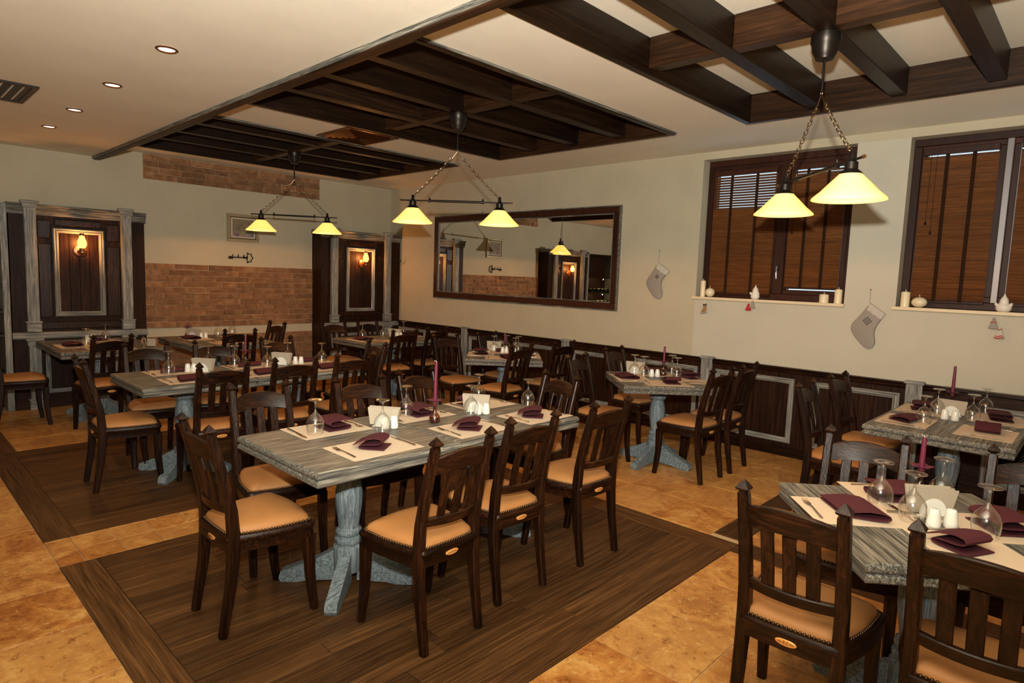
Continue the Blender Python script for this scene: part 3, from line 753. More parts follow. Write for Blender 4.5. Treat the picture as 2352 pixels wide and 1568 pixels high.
stocking('larger grey felt stocking hanging between the two windows', [(1998, 695), (2034, 721), (2022, 737), (2009, 756), (2008, 772), (2011, 788), (2002, 801), (1990, 801), (1975, 787), (1957, 764), (1953, 748), (1966, 733), (1983, 716)],
         ((2000, 666), (1998, 694)), [(1998, 695), (2034, 721), (2024, 734), (2017, 731), (2011, 725), (2004, 722), (1998, 715), (1989, 711)], (1992, 737, .045))
def hang(name, label, cat, pts, mat, y, z, th=.016, top=.03, x=XW-.05):
    t = thing(name, label, cat, (x, y, z), 0, 'hanging ornaments under the sills')
    felt(t, 'body', smooth_poly(pts, 1), mat, 0, th)
    part('string', lambda bm: tube(bm, [(-.006, 0, max(p[1] for p in pts)-.004), (-.004, 0, top)], .0015, 5), 'wick', t)
    return t
zs = WZ[0]-.03
sk = hang('ice_skate_ornament', 'brown ice-skate ornament hanging under the left sill', 'ornament', [(.014, -.055), (-.018, -.055), (-.02, -.08), (-.022, -.12), (.03, -.125), (.034, -.11), (.012, -.10)], 'tan_felt', 3.06, zs, top=.0)
felt(sk, 'cuff', [(.018, -.045), (-.02, -.04), (-.022, -.06), (.016, -.062)], 'dark_felt', -.001, .018); part('blade', lambda bm: tube(bm, [(-.008, .04, -.137), (-.008, .02, -.14), (-.008, -.03, -.132)], .004, 6), 'grey_metal', sk)
tree = [(0, -.0), (.012, -.018), (.008, -.022), (.022, -.042), (.016, -.046), (.034, -.072), (.01, -.075), (-.01, -.075), (-.034, -.072), (-.016, -.046), (-.022, -.042), (-.008, -.022), (-.012, -.018)]
hang('felt_tree_ornament', 'red felt tree ornament hanging under the left sill', 'ornament', [(a, b-.02) for a, b in tree], 'red_felt', 2.60, zs+.012, .014, .0)
hang('felt_tree_ornament', 'small grey felt tree ornament beside the red one under left sill', 'ornament', tree, 'grey_felt', 2.555, zs+.02, .014, .0, XW-.066)
g_ = hang('felt_tree_ornament', 'grey felt tree ornament with red cord hanging under the right sill', 'ornament', [(a*1.1, b*1.25-.01) for a, b in tree], 'grey_felt', .665, zs, .016, .0)
part('cord', lambda bm: tube(bm, [(-.018, .02, -.052), (-.018, -.02, -.05)], .003, 5), 'red_felt', g_)
b_ = hang('felt_bell_ornament', 'striped red and white felt bell hanging lowest under right sill', 'ornament', [(0, -.085), (.012, -.09), (.016, -.115), (.022, -.14), (.034, -.165), (.03, -.175), (-.03, -.175), (-.034, -.165), (-.022, -.14), (-.016, -.115), (-.012, -.09)], 'pale_felt', .622, zs, .018, .0)
for z, w in ((-.105, .013), (-.168, .031), (-.155, .025)): part('stripe', lambda bm, z=z, w=w: tube(bm, [(-.018, w, z), (-.019, w/3, z-.005), (-.019, -w/3, z+.003), (-.018, -w, z)], .0035, 5), 'red_felt', b_)

# ------------------------------------------------------------------ pendants
def chain(bm, A, B, sag=.01, pitch=.026, R=.0125, r=.0028, stretch=1.5):
    A, B = Vector(A), Vector(B); L = (B-A).length; n = int(L/pitch); d = (B-A).normalized()
    s = d.cross(Vector((0, 0, 1))).normalized(); u = s.cross(d)
    for i in range(n):
        f = (i+.5)/n; p = A+(B-A)*f - Vector((0, 0, sag*4*f*(1-f)))
        torus(bm, p, R*.8, r, d, s if i % 2 else u, 10, 5, stretch)
def pendant(label, x, y, dirv):
    d = Vector((dirv[0], dirv[1], 0)).normalized()
    t = thing('pendant_lamp', label, 'pendant lamp', (x, y, ZC), math.atan2(d.y, d.x), 'two-shade pendant lamps')
    # local x runs along the bar, z=0 at the ceiling
    part('canopy', lambda bm: lathe(bm, [(.075, .012), (.075, -.03), (.068, -.04), (.064, -.075), (.05, -.10), (.045, -.115), (.012, -.12)], 28), 'dark_metal', t, 40)
    part('rod', lambda bm: tube(bm, [(0, 0, -.11), (0, 0, -.285)], .007, 10), 'dark_metal', t, 60)
    part('ring', lambda bm: torus(bm, (0, 0, -.292), .011, .003, (1, 0, 0), (0, 0, 1)), 'chain_metal', t, 60)
    zb = 2.245-ZC; hs = .375
    for s in (-1, 1): part('chain', lambda bm, s=s: (tube(bm, [(0, 0, -.295), (s*.045, 0, -.355)], .0035, 6), chain(bm, (s*.045, 0, -.352), (s*hs, 0, zb+.035))), 'chain_metal', t, 60)
    part('crossbar', lambda bm: tube(bm, [(-.475, 0, zb), (.475, 0, zb)], .0065, 8), 'dark_metal', t, 60)
    part('sleeve', lambda bm: tube(bm, [(-.23, 0, zb), (.23, 0, zb)], .0105, 10), 'dark_metal', t, 60)
    for s in (-1, 1):
        part('bar_collar', lambda bm, s=s: (lathe(bm, [(.006, 0), (.006, .03)], 8, (s*.23, 0, zb)), tube(bm, [(s*.24, 0, zb), (s*.22, 0, zb)], .015, 10)), 'dark_metal', t, 40)
        part('bar_tip', lambda bm, s=s: tube(bm, [(s*.475, 0, zb), (s*.487, 0, zb)], .0095, 8), 'copper_metal', t, 40)
        k = part('socket', lambda bm: lathe(bm, [(.006, .05), (.012, .04), (.014, .012), (.018, .0), (.03, -.008), (.031, -.042), (.05, -.058), (.056, -.066)], 24, (s*hs, 0, zb)), 'dark_metal', t, 40)
        part('shade', lambda bm: lathe(bm, [(.052, -.066), (.085, -.10), (.13, -.148), (.168, -.182), (.171, -.190), (.168, -.190), (.128, -.152), (.083, -.104), (.050, -.070)], 40, (s*hs, 0, zb), False, False), 'lamp_shade', k, 50)
        part('bulb', lambda bm: lathe(bm, [(.016, -.07), (.03, -.095), (.036, -.125), (.028, -.152), (.008, -.164)], 20, (s*hs, 0, zb)), 'bulb_glow', k, 60)
        l = bpy.data.lights.new('pendant_light', 'POINT'); l.energy = BULB_W; l.color = WARM; l.shadow_soft_size = .008
        lo = bpy.data.objects.new('pendant_light', l); COL.objects.link(lo); lo.parent = t; lo.location = (s*hs, 0, zb-.177)
pendant('two-shade pendant lamp farthest from the camera, before the framed picture', 3.62, 7.09, (.6, -.45))
pendant('two-shade pendant lamp in the middle, before the mirror', 3.60, 4.165, (.493, -.564))
pendant('large two-shade pendant lamp nearest the camera, before the left window', 3.68, 1.26, (.54, .52))

# ------------------------------------------------------------------ chairs
def lerp_path(P, z):
    for (a, za), (b, zb) in zip(P, P[1:]):
        if za <= z <= zb: return a+(b-a)*(z-za)/(zb-za)
    return P[-1][0]
POST = [(.045, 0), (.060, .1), (.080, .22), (.094, .36), (.096, .45), (.088, .56), (.060, .70), (.028, .82), (.004, .912)]
def seat_outline(n_side=8):
    # rounded trapezoid, bowed front and sides
    c = [(-.158, .070), (.158, .070), (.225, .455), (.0, .485), (-.225, .455)]
    P = []
    def arc(p, q, bow, n):
        for i in range(n):
            f = i/n; x = p[0]+(q[0]-p[0])*f; y = p[1]+(q[1]-p[1])*f
            nx, ny = (q[1]-p[1]), -(q[0]-p[0]); L = math.hypot(nx, ny)
            k = bow*4*f*(1-f); P.append((x+nx/L*k, y+ny/L*k))
    def corner(c, a0, a1, r, n=5):
        for i in range(n+1):
            a = a0+(a1-a0)*i/n; P.append((c[0]+r*math.cos(a), c[1]+r*math.sin(a)))
    arc((-.150, .066), (.150, .066), .006, 8)
    P.append((.160, .072))
    arc((.166, .09), (.222, .40), .016, 9)
    corner((.190, .425), -.15, PI/2, .035)
    arc((.185, .46), (-.185, .46), .024, 12)
    corner((-.190, .425), PI/2, PI+.15, .035)
    arc((-.222, .40), (-.166, .09), .016, 9)
    P.append((-.166, .09)); P.append((-.160, .072))
    return P
def make_chair():
    t = thing('dining_chair', '-', 'chair', (0, 0, 0), 0, 'dark wooden dining chairs')
    O = seat_outline(); cx, cy = 0, .27
    def loop(s, z, dy=0): return [(x*s, cy+(y-cy)*s+dy, z) for x, y in O]
    part('seat_frame', lambda bm: rings(bm, [loop(.93, .372), loop(.985, .376), loop(.985, .415), loop(1.0, .42), loop(1.02, .43), loop(1.02, .440), loop(.99, .450), loop(.93, .452)]), 'dark_wood_x', t, 40)
    part('seat_cushion', lambda bm: rings(bm, [loop(.90, .450), loop(.905, .458), loop(.87, .474), loop(.78, .487), loop(.6, .495), loop(.35, .499), loop(.1, .5)]), 'tan_leather', t, 60)
    def nails(bm):
        Q = loop(.925, .454); Ls = [0]
        for a, b in zip(Q, Q[1:]+Q[:1]): Ls.append(Ls[-1]+math.dist(a, b))
        n = 96
        for i in range(n):
            s = Ls[-1]*i/n; k = max(j for j in range(len(Q)) if Ls[j] <= s); f = (s-Ls[k])/max(1e-6, Ls[k+1]-Ls[k])
            a, b = Q[k], Q[(k+1) % len(Q)]; p = [a[j]+(b[j]-a[j])*f for j in range(3)]
            lathe(bm, [(.0062, -.002), (.0055, .003), (.002, .0055)], 6, p)
    part('nailhead_trim', nails, 'nail_metal', t, 60, kind='stuff')
    for s in (-1, 1):
        p = part('back_post', lambda bm, s=s: sweep(bm, [(s*(.160-.002*z/.9), y, z) for y, z in POST], [(.036, .034), (.038, .037), (.040, .042), (.042, .050), (.042, .050), (.041, .046), (.040, .042), (.039, .039), (.038, .036)]), 'dark_wood_z', t, 30)
        part('finial', lambda bm, s=s: lathe(bm, [(.016, .905), (.016, .919), (.030, .926), (.032, .931), (.020, .944), (.002, .960)], 4, (s*.158, .0, 0), rot=PI/4), 'dark_wood_z', p)
        part('front_leg', lambda bm, s=s: sweep(bm, [(s*.198, .462, 0), (s*.196, .448, .10), (s*.195, .438, .20), (s*.194, .436, .30), (s*.193, .436, .385)], [(.034, .034), (.037, .037), (.040, .042), (.043, .048), (.045, .052)]), 'dark_wood_z', t, 30)
    def yb(x, z, bow): return lerp_path(POST, z) - bow*(1-(x/.145)**2)
    def curved(bm, zb, zt, th, bow, n=12):
        L = []
        for i in range(n+1):
            x = -.142+.284*i/n; a, b = zb(x), zt(x)
            L.append([(x, yb(x, a, bow)+th/2, a), (x, yb(x, b, bow)+th/2, b-.004), (x, yb(x, b, bow)+th/2-.004, b), (x, yb(x, b, bow)-th/2+.004, b), (x, yb(x, b, bow)-th/2, b-.004), (x, yb(x, a, bow)-th/2, a)])
        rings(bm, L)
    arch = lambda x: 1-(x/.142)**2
    part('top_rail', lambda bm: curved(bm, lambda x: .790+.016*arch(x), lambda x: .868+.026*arch(x), .024, .028), 'dark_wood_x', t, 35)
    part('lower_rail', lambda bm: curved(bm, lambda x: .552, lambda x: .592, .026, .030), 'dark_wood_x', t, 35)
    for x in (-.074, 0, .074):
        zz = [.585, .65, .72, .80]
        part('back_slat', lambda bm, x=x: sweep(bm, [(x, yb(x, z, .029), z) for z in zz], [(.044, .013)]*4, ch=.003), 'dark_wood_z', t)
    def oval(bm):
        rings(bm, [[(rx*math.cos(a), y, .408+rz*math.sin(a)) for a in [2*PI*i/28 for i in range(28)]] for rx, rz, y in ((.036, .0125, .070), (.036, .0125, .0605), (.033, .0105, .0585))])
    b = part('badge', oval, 'badge_gold', t, 40, 'small gold oval badge')
    def mk(bm):
        y = .0578
        for P in (((-.007, -.005), (-.006, .006), (0, -.003), (.006, .006), (.007, -.005)), ((-.026, 0), (-.012, .0)), ((.012, 0), (.026, 0))):
            tube(bm, [(a, y, .408+c) for a, c in P], .0011, 4)
    part('badge_mark', mk, 'badge_ink', b)
    return t
chair0 = make_chair(); used = [False]
FACE = {'+Y': 0, '-Y': PI, '+X': -PI/2, '-X': PI/2}
def chair(x, y, face, label, jit=0.0):
    c = chair0 if not used[0] else copy_tree(chair0)
    used[0] = True
    c.location = (x, y, 0); c.rotation_euler = (0, 0, FACE[face]+math.radians(jit)); c['label'] = label
CH = [
 (.99, 2.84, '+X', 'dark chair at the left end of the front long table, seen side-on', 0),
 (1.76, 1.94, '+Y', 'dark chair nearest the camera at the front long table, back to us, left one', 1),
 (2.28, 2.01, '+Y', 'dark chair on the near side of the front long table, middle one', -3),
 (2.93, 2.0, '+Y', 'dark chair on the near side of the front long table, right one', -2),
 (1.61, 3.58, '-Y', 'dark chair on the far side of the front long table, left one', -5),
 (2.22, 3.47, '-Y', 'dark chair on the far side of the front long table, middle one', -7),
 (2.72, 3.53, '-Y', 'dark chair on the far side of the front long table, right one behind candle', 4),
 (3.45, 2.80, '-X', 'dark chair at the right end of the front long table', -6),
 (1.055, 5.22, '+X', 'dark chair at the left end of the second long table, seen side-on', -2),
 (1.76, 4.48, '+Y', 'dark chair on the near side of the second long table, left one', -6),
 (2.30, 4.48, '+Y', 'dark chair on the near side of the second long table, middle one', -7),
 (2.83, 4.49, '+Y', 'dark chair on the near side of the second long table, right one', -8),
 (1.69, 5.96, '-Y', 'dark chair on the far side of the second long table, left one', -4),
 (2.23, 5.90, '-Y', 'dark chair on the far side of the second long table, middle one', -8),
 (2.85, 5.96, '-Y', 'dark chair on the far side of the second long table, right one', 5),
 (3.50, 5.17, '-X', 'dark chair at the right end of the second long table', -4),
 (2.88, 6.87, '+Y', 'dark chair with its back to us at the table by brick wall', -6),
 (3.69, 7.68, '-X', 'dark chair against the pale strip of brick wall, turned to the left', 8),
 (1.63, 6.72, '+Y', 'dark chair with its back to us at the table by left panelled unit', 4),
 (.80, 7.70, '+X', 'dark chair cut by the left edge of the photo', 0),
 (4.49, 6.06, '+Y', 'dark chair with its back to us at the far corner table, left one', -5),
 (5.11, 6.20, '+Y', 'dark chair at the far corner table, nearest the wainscot', 3),
 (4.42, 7.56, '-Y', 'dark chair behind the far corner table, left one before the panelling', -6),
 (4.92, 7.52, '-Y', 'dark chair behind the far corner table, below the lit sconce', 3),
 (4.62, 5.46, '-Y', 'dark chair on the far side of the table below mirror, left one', -6),
 (5.24, 5.43, '-Y', 'dark chair on the far side of the table below mirror, next to wainscot', 4),
 (4.63, 4.28, '+Y', 'dark chair on the near side of the table below mirror, left one', 5),
 (5.27, 4.25, '+Y', 'dark chair on the near side of the table below mirror, next to wainscot', -2),
 (4.48, 3.46, '-Y', 'dark chair behind the table below the small stocking, left one', 8),
 (5.31, 3.64, '-Y', 'dark chair behind the table below the small stocking, next to wainscot', 3),
 (4.81, 2.23, '+Y', 'dark chair in front of the table below the small stocking, left one', -3),
 (5.30, 2.22, '+Y', 'dark chair in front of the table below the small stocking, next to wainscot', 2),
 (4.67, 1.54, '-Y', 'dark chair at the right-hand wall table, left one of two seen edge-on', 2),
 (5.39, 1.54, '-Y', 'dark chair at the right-hand wall table, next to the wainscot', -3),
 (2.08, .70, '+X', 'dark chair nearest the camera at the bottom right, gold badge showing', 2),
 (2.115, .195, '+X', 'dark chair cut by the bottom right corner of the photo', 1),
 (3.29, .79, '-X', 'dark chair on the far side of the front-right table, shiny top rail', 7),
 (3.47, .17, '-X', 'dark chair cut by the right edge, behind the front-right table', 3),
]
for c in CH: chair(*c)

# ------------------------------------------------------------------ tables
def make_table(L, W, label, loc, rz=0.0, mat='washed_wood_x', group='grey washed dining tables'):
    t = thing('dining_table', label, 'table', (loc[0], loc[1], 0), rz, group)
    def rect(o, z): return [(sx*(L/2+o), sy*(W/2+o), z) for sx, sy in ((-1, -1), (1, -1), (1, 1), (-1, 1))]
    part('tabletop', lambda bm: rings(bm, [rect(-.016, .726), rect(-.002, .730), rect(0, .736), rect(0, .748), rect(-.005, .757), rect(-.012, .76)]), mat, t)
    part('edge_moulding', lambda bm: rings(bm, [rect(-.03, .692), rect(-.006, .692), rect(-.001, .698), rect(-.001, .714), rect(-.008, .720), rect(-.014, .726)]), mat, t)
    prof = [(.06, .06), (.075, .075), (.078, .20), (.062, .212), (.072, .228), (.072, .242), (.055, .255), (.068, .272), (.066, .288), (.052, .30), (.056, .33), (.068, .42), (.070, .48), (.058, .55), (.050, .575), (.070, .590), (.076, .608), (.070, .625), (.055, .636), (.066, .655), (.072, .692)]
    part('column', lambda bm: lathe(bm, prof, 28), 'pedestal_wood_z', t, 45)
    part('top_plate', lambda bm: box(bm, -.2, .2, -.2, .2, .668, .692, .004), 'dark_wood_x', t)
    for k in range(4):
        a = PI/4+k*PI/2
        def foot(bm):
            pr = [(.05, .02), (.20, .012), (.26, 0), (.345, 0), (.355, .02), (.345, .055), (.27, .085), (.16, .13), (.06, .185)]
            rings(bm, [[(r*math.cos(a)-s*math.sin(a), r*math.sin(a)+s*math.cos(a), z) for r, z in pr] for s in (-.030, .030)])
        part('foot', foot, 'pedestal_wood_x', t)
    return t
TB = dict(
 t1='front long table', t2='second long table', t3='table below the small stocking', t4='right-hand wall table', t5='front-right table',
 t6='table by the left panelled unit', t7='table by the brick wall', t8='far corner table', t9='table below the mirror')
make_table(.81, .81, 'grey washed wooden table, left half of the front long table', (1.715, 2.77))
make_table(.99, .81, 'grey washed wooden table, right half of the front long table', (2.617, 2.77))
make_table(.81, .81, 'grey washed wooden table, left half of the second long table', (1.735, 5.195))
make_table(.99, .81, 'grey washed wooden table, right half of the second long table', (2.637, 5.195))
make_table(.81, .81, 'grey table set cornerwise below the small stocking', (4.92, 2.87), math.radians(46))
make_table(1.2, .78, 'grey washed table against the wall under the right window', (5.05, .715))
make_table(.81, .81, 'grey washed table set cornerwise at the front right, full of glasses', (2.735, .43), math.radians(39))
make_table(.9, 1.2, 'grey washed table by the left panelled unit', (1.74, 7.69), 0, 'washed_wood_y')
make_table(.95, 1.15, 'grey washed table before the brick wall', (2.93, 7.62), 0, 'washed_wood_y')
make_table(1.2, .85, 'grey washed table in the far corner under the sconce', (4.80, 6.80))
make_table(.81, .81, 'grey table set cornerwise below the mirror', (4.91, 4.81), math.radians(45))

# ------------------------------------------------------------------ tableware
ZT = .7605
def glass_mesh():
    bm = bmesh.new()
    out = [(.037, 0), (.043, .022), (.0465, .048), (.045, .068), (.036, .088), (.022, .104), (.010, .116), (.0052, .128), (.0048, .160), (.008, .171), (.022, .178), (.038, .182), (.038, .1845)]
    inn = [(.036, .1855), (.018, .1835), (.0, .1832)]
    lathe(bm, out+inn[:2]+[(.002, .1832)], 28, (0, 0, 0), False, True)
    return mesh(bm, 'wine_glass', 'clear_glass', 60)
GLASS = glass_mesh()
def napkin_mesh(v):
    bm = bmesh.new()
    if v == 0:   # S-folded, rolled edge
        P = [(-.075, .004), (-.02, .003), (.04, .004), (.056, .010), (.060, .018), (.054, .026), (.04, .029), (-.04, .028), (-.058, .032), (-.066, .040), (-.060, .050), (-.04, .054), (.02, .056), (.075, .052)]
        w = .085
    elif v == 1:  # tent-like fold
        P = [(-.07, .004), (.03, .004), (.052, .008), (.058, .016), (.05, .024), (.02, .027), (-.03, .030), (-.052, .036), (-.058, .046), (-.05, .055), (-.02, .058), (.03, .046), (.085, .022)]
        w = .065
    else:        # flat parallelogram with raised far fold
        P = [(-.085, .006), (.02, .005), (.055, .009), (.066, .018), (.062, .030), (.045, .036), (0, .038), (-.085, .020)]
        w = .10
    th = .0028; L0 = []
    for i, p in enumerate(P):
        a, b = P[max(i-1, 0)], P[min(i+1, len(P)-1)]
        tx, tz = b[0]-a[0], b[1]-a[1]; l = math.hypot(tx, tz); L0.append((p[0]-tz/l*th, p[1]+tx/l*th))
    loop = P + L0[::-1]
    sk = .03 if v == 2 else .0
    rings(bm, [[(s*w+sk*(y/.08), y, max(.0005, z)) for y, z in loop] for s in (-1, 1)])
    return mesh(bm, 'folded_napkin', 'purple_paper', 40)
NAP = [napkin_mesh(i) for i in range(3)]
def mat_mesh():
    bm = bmesh.new(); box(bm, -.20, .20, -.145, .145, 0, .0012); return mesh(bm, 'paper_placemat', 'cream_paper')
MATM = mat_mesh()
def fork_mesh():
    bm = bmesh.new()
    P = [(0, -.10, .003), (0, -.04, .006), (0, .01, .009), (0, .04, .006)]
    sweep(bm, P, [(.011, .003), (.008, .003), (.0055, .003), (.010, .003)], ch=.0008)
    sweep(bm, [(0, .036, .006), (0, .05, .0045), (0, .062, .005)], [(.012, .002), (.022, .002), (.023, .002)], ch=.0006)
    for k in range(4):
        x = -.0094+k*.00627; sweep(bm, [(x, .06, .005), (x, .085, .006), (x, .10, .010)], [(.0034, .002), (.003, .002), (.002, .0015)], ch=.0004)
    return mesh(bm, 'fork', 'steel', 50)
def knife_mesh():
    bm = bmesh.new()
    sweep(bm, [(0, -.11, .005), (0, -.06, .0055), (0, .0, .005)], [(.012, .006), (.010, .006), (.008, .006)], ch=.0015)
    sweep(bm, [(0, 0, .005), (0, .01, .005), (.001, .06, .004), (.002, .10, .003), (-.002, .118, .003)], [(.009, .005), (.014, .002), (.018, .0018), (.016, .0015), (.003, .001)], ch=.0004)
    return mesh(bm, 'table_knife', 'steel', 50)
FORK, KNIFE = fork_mesh(), knife_mesh()
def setting(tk, place, x, y, ang, gl, nv, nang=0.0, noff=(0, 0), cut=True):
    tn = TB[tk]; rz = math.radians(ang)
    R = Matrix.Rotation(rz, 2)
    def w(a, b):
        v = R @ Vector((a, b)); return x+v.x, y+v.y
    o = obj('paper_placemat', MATM, None, (x, y, ZT), rz); tag(o, 'cream paper placemat, %s place on the %s' % (place, tn), 'placemat', 'paper placemats')
    px_, py_ = w(*noff)
    o = obj('folded_napkin', NAP[nv], None, (px_, py_, ZT+.0013), rz+math.radians(nang)); tag(o, 'folded dark purple napkin, %s place on the %s' % (place, tn), 'napkin', 'purple napkins')
    if cut:
        a, b = w(-.165, .0); o = obj('fork', FORK, None, (a, b, ZT+.0013), rz+random.uniform(-.06, .06)); tag(o, 'steel fork, %s place on the %s' % (place, tn), 'fork', 'forks')
        a, b = w(.175, .0); o = obj('table_knife', KNIFE, None, (a, b, ZT+.0013), rz+random.uniform(-.06, .06)); tag(o, 'steel table knife, %s place on the %s' % (place, tn), 'knife', 'knives')
    if gl:
        o = obj('wine_glass', GLASS, None, (gl[0], gl[1], ZT+.0015), random.uniform(0, 3)); tag(o, 'upside-down wine glass, %s place on the %s' % (place, tn), 'glass', 'upside-down wine glasses')
# front long table
setting('t1', 'front-row left', 1.725, 2.565, 0, (1.905, 2.755), 1, 38)
setting('t1', 'front-row middle', 2.37, 2.56, 0, (2.585, 2.80), 1, 38, (-.02, 0))
setting('t1', 'front-row right', 2.90, 2.55, 0, (3.06, 2.76), 1, 38, (-.03, 0))
setting('t1', 'back-row left', 1.735, 3.03, 180, (1.63, 2.965), 0, 90, (-.04, 0))
setting('t1', 'back-row middle', 2.33, 3.02, 180, (2.255, 3.02), 0, 90, (-.02, 0))
setting('t1', 'back-row right', 2.87, 3.02, 180, (2.93, 3.10), 0, 90, (.07, 0))
# second long table
setting('t2', 'front-row left', 1.72, 4.99, 0, (1.66, 5.30), 2, 10)
setting('t2', 'front-row middle', 2.30, 4.99, 0, (2.43, 5.25), 2, 10)
setting('t2', 'front-row right', 2.86, 4.99, 0, (2.96, 5.27), 2, 10)
setting('t2', 'back-row left', 1.74, 5.42, 180, (2.03, 5.49), 2, 0)
setting('t2', 'back-row middle', 2.35, 5.42, 180, (2.22, 5.42), 2, 0)
setting('t2', 'back-row right', 2.88, 5.42, 180, (2.71, 5.44), 2, 0)
# table below the small stocking (cornerwise)
setting('t3', 'left', 4.74, 3.05, -134, (4.90, 3.02), 2, 10, (0, -.03))
setting('t3', 'nearest', 4.76, 2.70, -44, (5.10, 2.80), 1, 0, (.04, 0))
setting('t3', 'right', 5.10, 2.68, 46, (5.22, 2.92), 0, 20, (.10, -.03))
setting('t3', 'farthest', 5.14, 3.05, 136, (4.93, 3.14), 0, 10)
# right-hand wall table
setting('t4', 'near left', 4.80, .93, 180, (4.77, .83), 2, -8)
setting('t4', 'far left', 5.35, .94, 180, (5.20, .83), 0, 15)
setting('t4', 'near right', 4.80, .50, 0, (5.13, .62), 1, 95, (.04, .0))
setting('t4', 'far right', 5.38, .50, 0, (5.56, .60), 0, 10, (.0, .0))
# front-right table (cornerwise)
setting('t5', 'left', 2.64, .645, -51, (2.70, .475), 2, -88, (.0, .0))
setting('t5', 'far', 2.93, .585, -141, (2.775, .60), 0, 92, (-.02, .0))
setting('t5', 'nearest', 2.55, .265, 39, (2.725, .255), 1, -65, (.02, .03))
setting('t5', 'right', 2.88, .225, 129, (3.03, .44), 0, 92, (.0, .0))
# back tables
setting('t6', 'left', 1.50, 7.62, -90, (1.585, 7.50), 2, 0)
setting('t6', 'near', 1.74, 7.27, 0, None, 1, 0)
setting('t6', 'far', 1.80, 8.02, 180, (1.86, 7.95), 0, 0)
setting('t7', 'near', 2.93, 7.27, 0, None, 1, 30)
setting('t7', 'far left', 2.75, 7.80, -90, (3.02, 7.85), 2, 0, (.0, -.05))
setting('t7', 'far right', 3.20, 7.75, 90, (3.27, 8.05), 2, 0)
setting('t8', 'left', 4.40, 6.80, -90, (4.50, 6.98), 2, 0)
setting('t8', 'near', 4.72, 6.55, 0, (4.84, 7.02), 1, 20)
setting('t8', 'far right', 5.2, 6.98, 180, (5.25, 7.12), 0, 0)
setting('t9', 'left', 4.73, 4.99, -135, (4.98, 5.04), 0, 20)
setting('t9', 'nearest', 4.73, 4.63, -45, (5.04, 4.76), 2, 45, (.05, .02))
setting('t9', 'right', 5.09, 4.63, 45, (5.2, 4.87), 1, 20)
setting('t9', 'farthest', 5.09, 4.99, 135, (5.16, 5.02), 2, 20, (0, -.06))

def cruet(tk, which, x, y, ang, sh):
    tn = TB[tk]; q = (' '+which) if which else ''
    t = thing('napkin_holder', 'white ceramic napkin holder with paper napkins on%s the %s' % (q, tn), 'napkin holder', (x, y, ZT), math.radians(ang), 'napkin holders')
    part('base', lambda bm: box(bm, -.06, .06, -.028, .028, 0, .006, .002), 'ceramic', t)
    for yy in (-.026, .020):
        def half(bm, yy=yy):
            P = [(.052*math.cos(a), .004+.066*math.sin(a)) for a in [PI*i/16 for i in range(17)]]
            rings(bm, [[(a, yy, b) for a, b in P], [(a, yy+.006, b) for a, b in P]])
        part('side_plate', half, 'ceramic', t, 40)
    for i in range(3):
        yy = -.016+i*.013
        def sheet(bm, yy=yy):
            P = [(-.075, .012), (.075, .012), (.088, .105), (-.086, .110)]
            rings(bm, [[(a, yy+(b-.01)*.12*(i-1), b) for a, b in P], [(a, yy+.009+(b-.01)*.12*(i-1), b-.001) for a, b in P]])
        part('paper_napkin', sheet, 'napkin_paper', t)
    for n, (a, b) in enumerate(sh):
        s = thing('shaker', 'white ceramic %s shaker on%s the %s' % (('left', 'right')[n], q, tn), 'shaker', (a, b, ZT), 0, 'salt and pepper shakers')
        part('body', lambda bm: lathe(bm, [(.020, 0), (.0245, .003), (.0235, .02), (.019, .055), (.0165, .066), (.012, .070), (.003, .0715)], 22), 'ceramic', s, 60)
        part('holes', lambda bm: [lathe(bm, [(.0012, .0712), (.0012, .0722)], 6, (.006*math.cos(k), .006*math.sin(k), 0)) for k in (0, 2.1, 4.2)], 'black_plastic', s)
cruet('t1', 'the left part of', 2.015, 2.90, -47, ((1.985, 2.845), (2.03, 2.825)))
cruet('t1', 'the right part of', 2.69, 2.87, -47, ((2.645, 2.80), (2.69, 2.775)))
cruet('t2', 'the left part of', 1.93, 5.33, -47, ((1.82, 5.36), (1.86, 5.34)))
cruet('t2', 'the right part of', 2.62, 5.37, -47, ((2.73, 5.33), (2.77, 5.30)))
cruet('t3', '', 5.02, 3.19, -60, ((4.97, 2.98), (5.01, 2.945)))
cruet('t4', '', 5.28, .76, -80, ((5.08, .765), (5.075, .705)))
cruet('t5', '', 2.845, .445, -47, ((2.695, .405), (2.742, .36)))
cruet('t6', '', 1.80, 8.12, -60, ((1.70, 8.0), (1.74, 7.98)))
cruet('t7', '', 2.76, 7.92, -60, ((2.81, 7.82), (2.86, 7.81)))
cruet('t8', '', 4.98, 6.95, -60, ((4.96, 6.86), (5.0, 6.84)))
cruet('t9', '', 5.09, 5.15, -47, ((5.02, 4.94), (5.06, 4.92)))

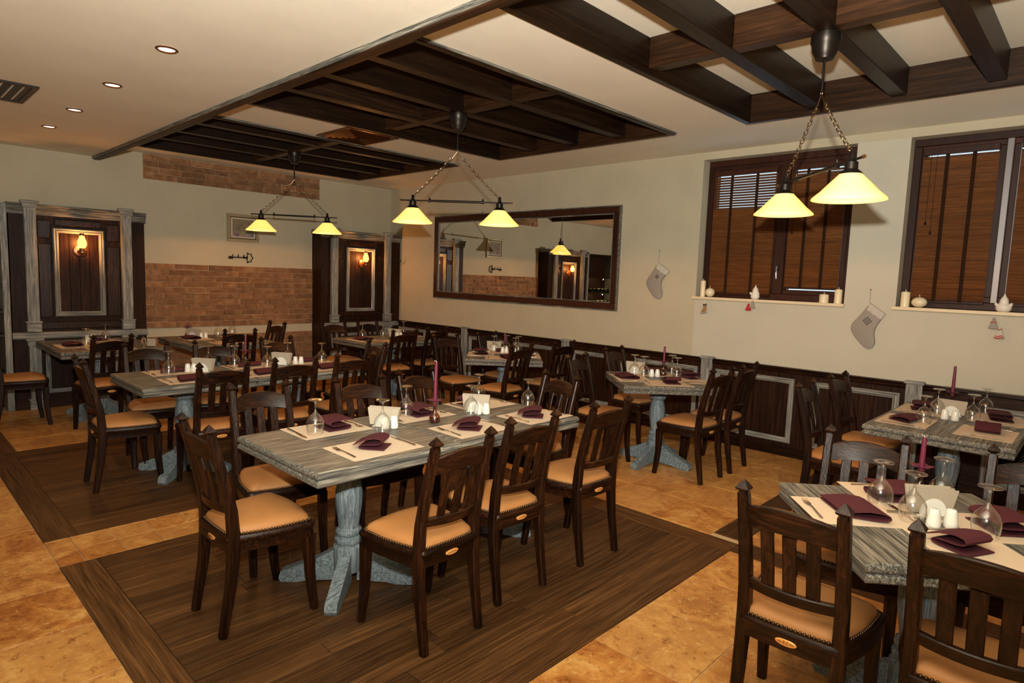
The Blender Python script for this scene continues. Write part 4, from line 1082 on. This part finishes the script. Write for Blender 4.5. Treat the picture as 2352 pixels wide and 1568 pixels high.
def candle(tk, x, y, h=.24):
    tn = TB[tk]
    v = thing('bottle_vase', 'small round brown glass bottle holding a candle on the '+tn, 'vase', (x, y, ZT), 0, 'brown glass candle bottles')
    part('bottle', lambda bm: lathe(bm, [(.025, 0), (.032, .006), (.034, .02), (.031, .038), (.020, .052), (.0125, .062), (.0105, .078), (.0105, .108), (.014, .112), (.014, .116), (.009, .116), (.009, .08)], 24, (0, 0, 0), True, False), 'brown_glass', v, 50)
    part('liquid', lambda bm: lathe(bm, [(.022, .003), (.029, .008), (.0305, .018), (.0295, .024)], 20), 'brown_glass', v, 50)
    c = thing('taper_candle', 'tall purple taper candle with petal collar on the '+tn, 'candle', (x, y, ZT+.105), 0, 'purple taper candles')
    lean = .004
    part('wax', lambda bm: tube(bm, [(0, 0, 0), (lean*.3, 0, h*.5), (lean, 0, h)], [.0115, .0105, .0085], 14), 'purple_wax', c, 50)
    part('wick', lambda bm: tube(bm, [(lean, 0, h-.002), (lean+.001, .002, h+.006), (lean-.008, .008, h+.008)], .0015, 5), 'wick', c)
    def petals(bm):
        n = 5
        for k in range(n):
            a = 2*PI*k/n
            P = []
            for i in range(5):
                f = i/4; r = .008+.04*f; wd = .020*math.sin(PI*min(1, f*.85+.12)); z = .018+.004*math.sin(f*PI)+.01*f*f
                P.append(((r*math.cos(a)-wd*math.sin(a), r*math.sin(a)+wd*math.cos(a), z+.004), (r*math.cos(a), r*math.sin(a), z), (r*math.cos(a)+wd*math.sin(a), r*math.sin(a)-wd*math.cos(a), z+.004)))
            V = [[bm.verts.new(q) for q in row] for row in P]
            for A, B in zip(V, V[1:]):
                for j in range(2): bm.faces.new((A[j], A[j+1], B[j+1], B[j]))
    o = part('petal_collar', petals, 'purple_petal', c, 60)
    m = o.modifiers.new('thickness', 'SOLIDIFY'); m.thickness = .0016
candle('t1', 2.29, 2.79, .25); candle('t2', 2.33, 5.46, .16); candle('t3', 5.12, 2.95, .17); candle('t4', 5.53, .80, .22); candle('t5', 3.05, .52, .15)
candle('t7', 2.73, 8.02, .08); candle('t9', 5.08, 4.97, .10)

# chrome set at the right end of the table by the left panelled unit
for n, (x, y, r) in enumerate(((2.05, 7.30, .022), (2.02, 7.20, .024))):
    t = thing('chrome_pot', 'small chrome pot on the table by left panelled unit, %s one' % ('farther', 'nearer')[n], 'pot', (x, y, ZT), 0, 'chrome pots')
    part('body', lambda bm: lathe(bm, [(r*.9, 0), (r, .004), (r, .07), (r*1.1, .074), (r*1.1, .078)], 20), 'chrome', t, 40)
    part('lid', lambda bm: lathe(bm, [(r, .078), (r*.8, .088), (.006, .092), (.006, .102), (.002, .105)], 20), 'chrome', t, 50)
t = thing('table_card', 'small white card in a chrome stand on the table by left panelled unit', 'table card', (2.10, 7.22, ZT), math.radians(-47))
part('stand', lambda bm: box(bm, -.04, .04, -.015, .015, 0, .012, .003), 'chrome', t); part('card', lambda bm: box(bm, -.045, .045, -.001, .001, .01, .085), 'napkin_paper', t)
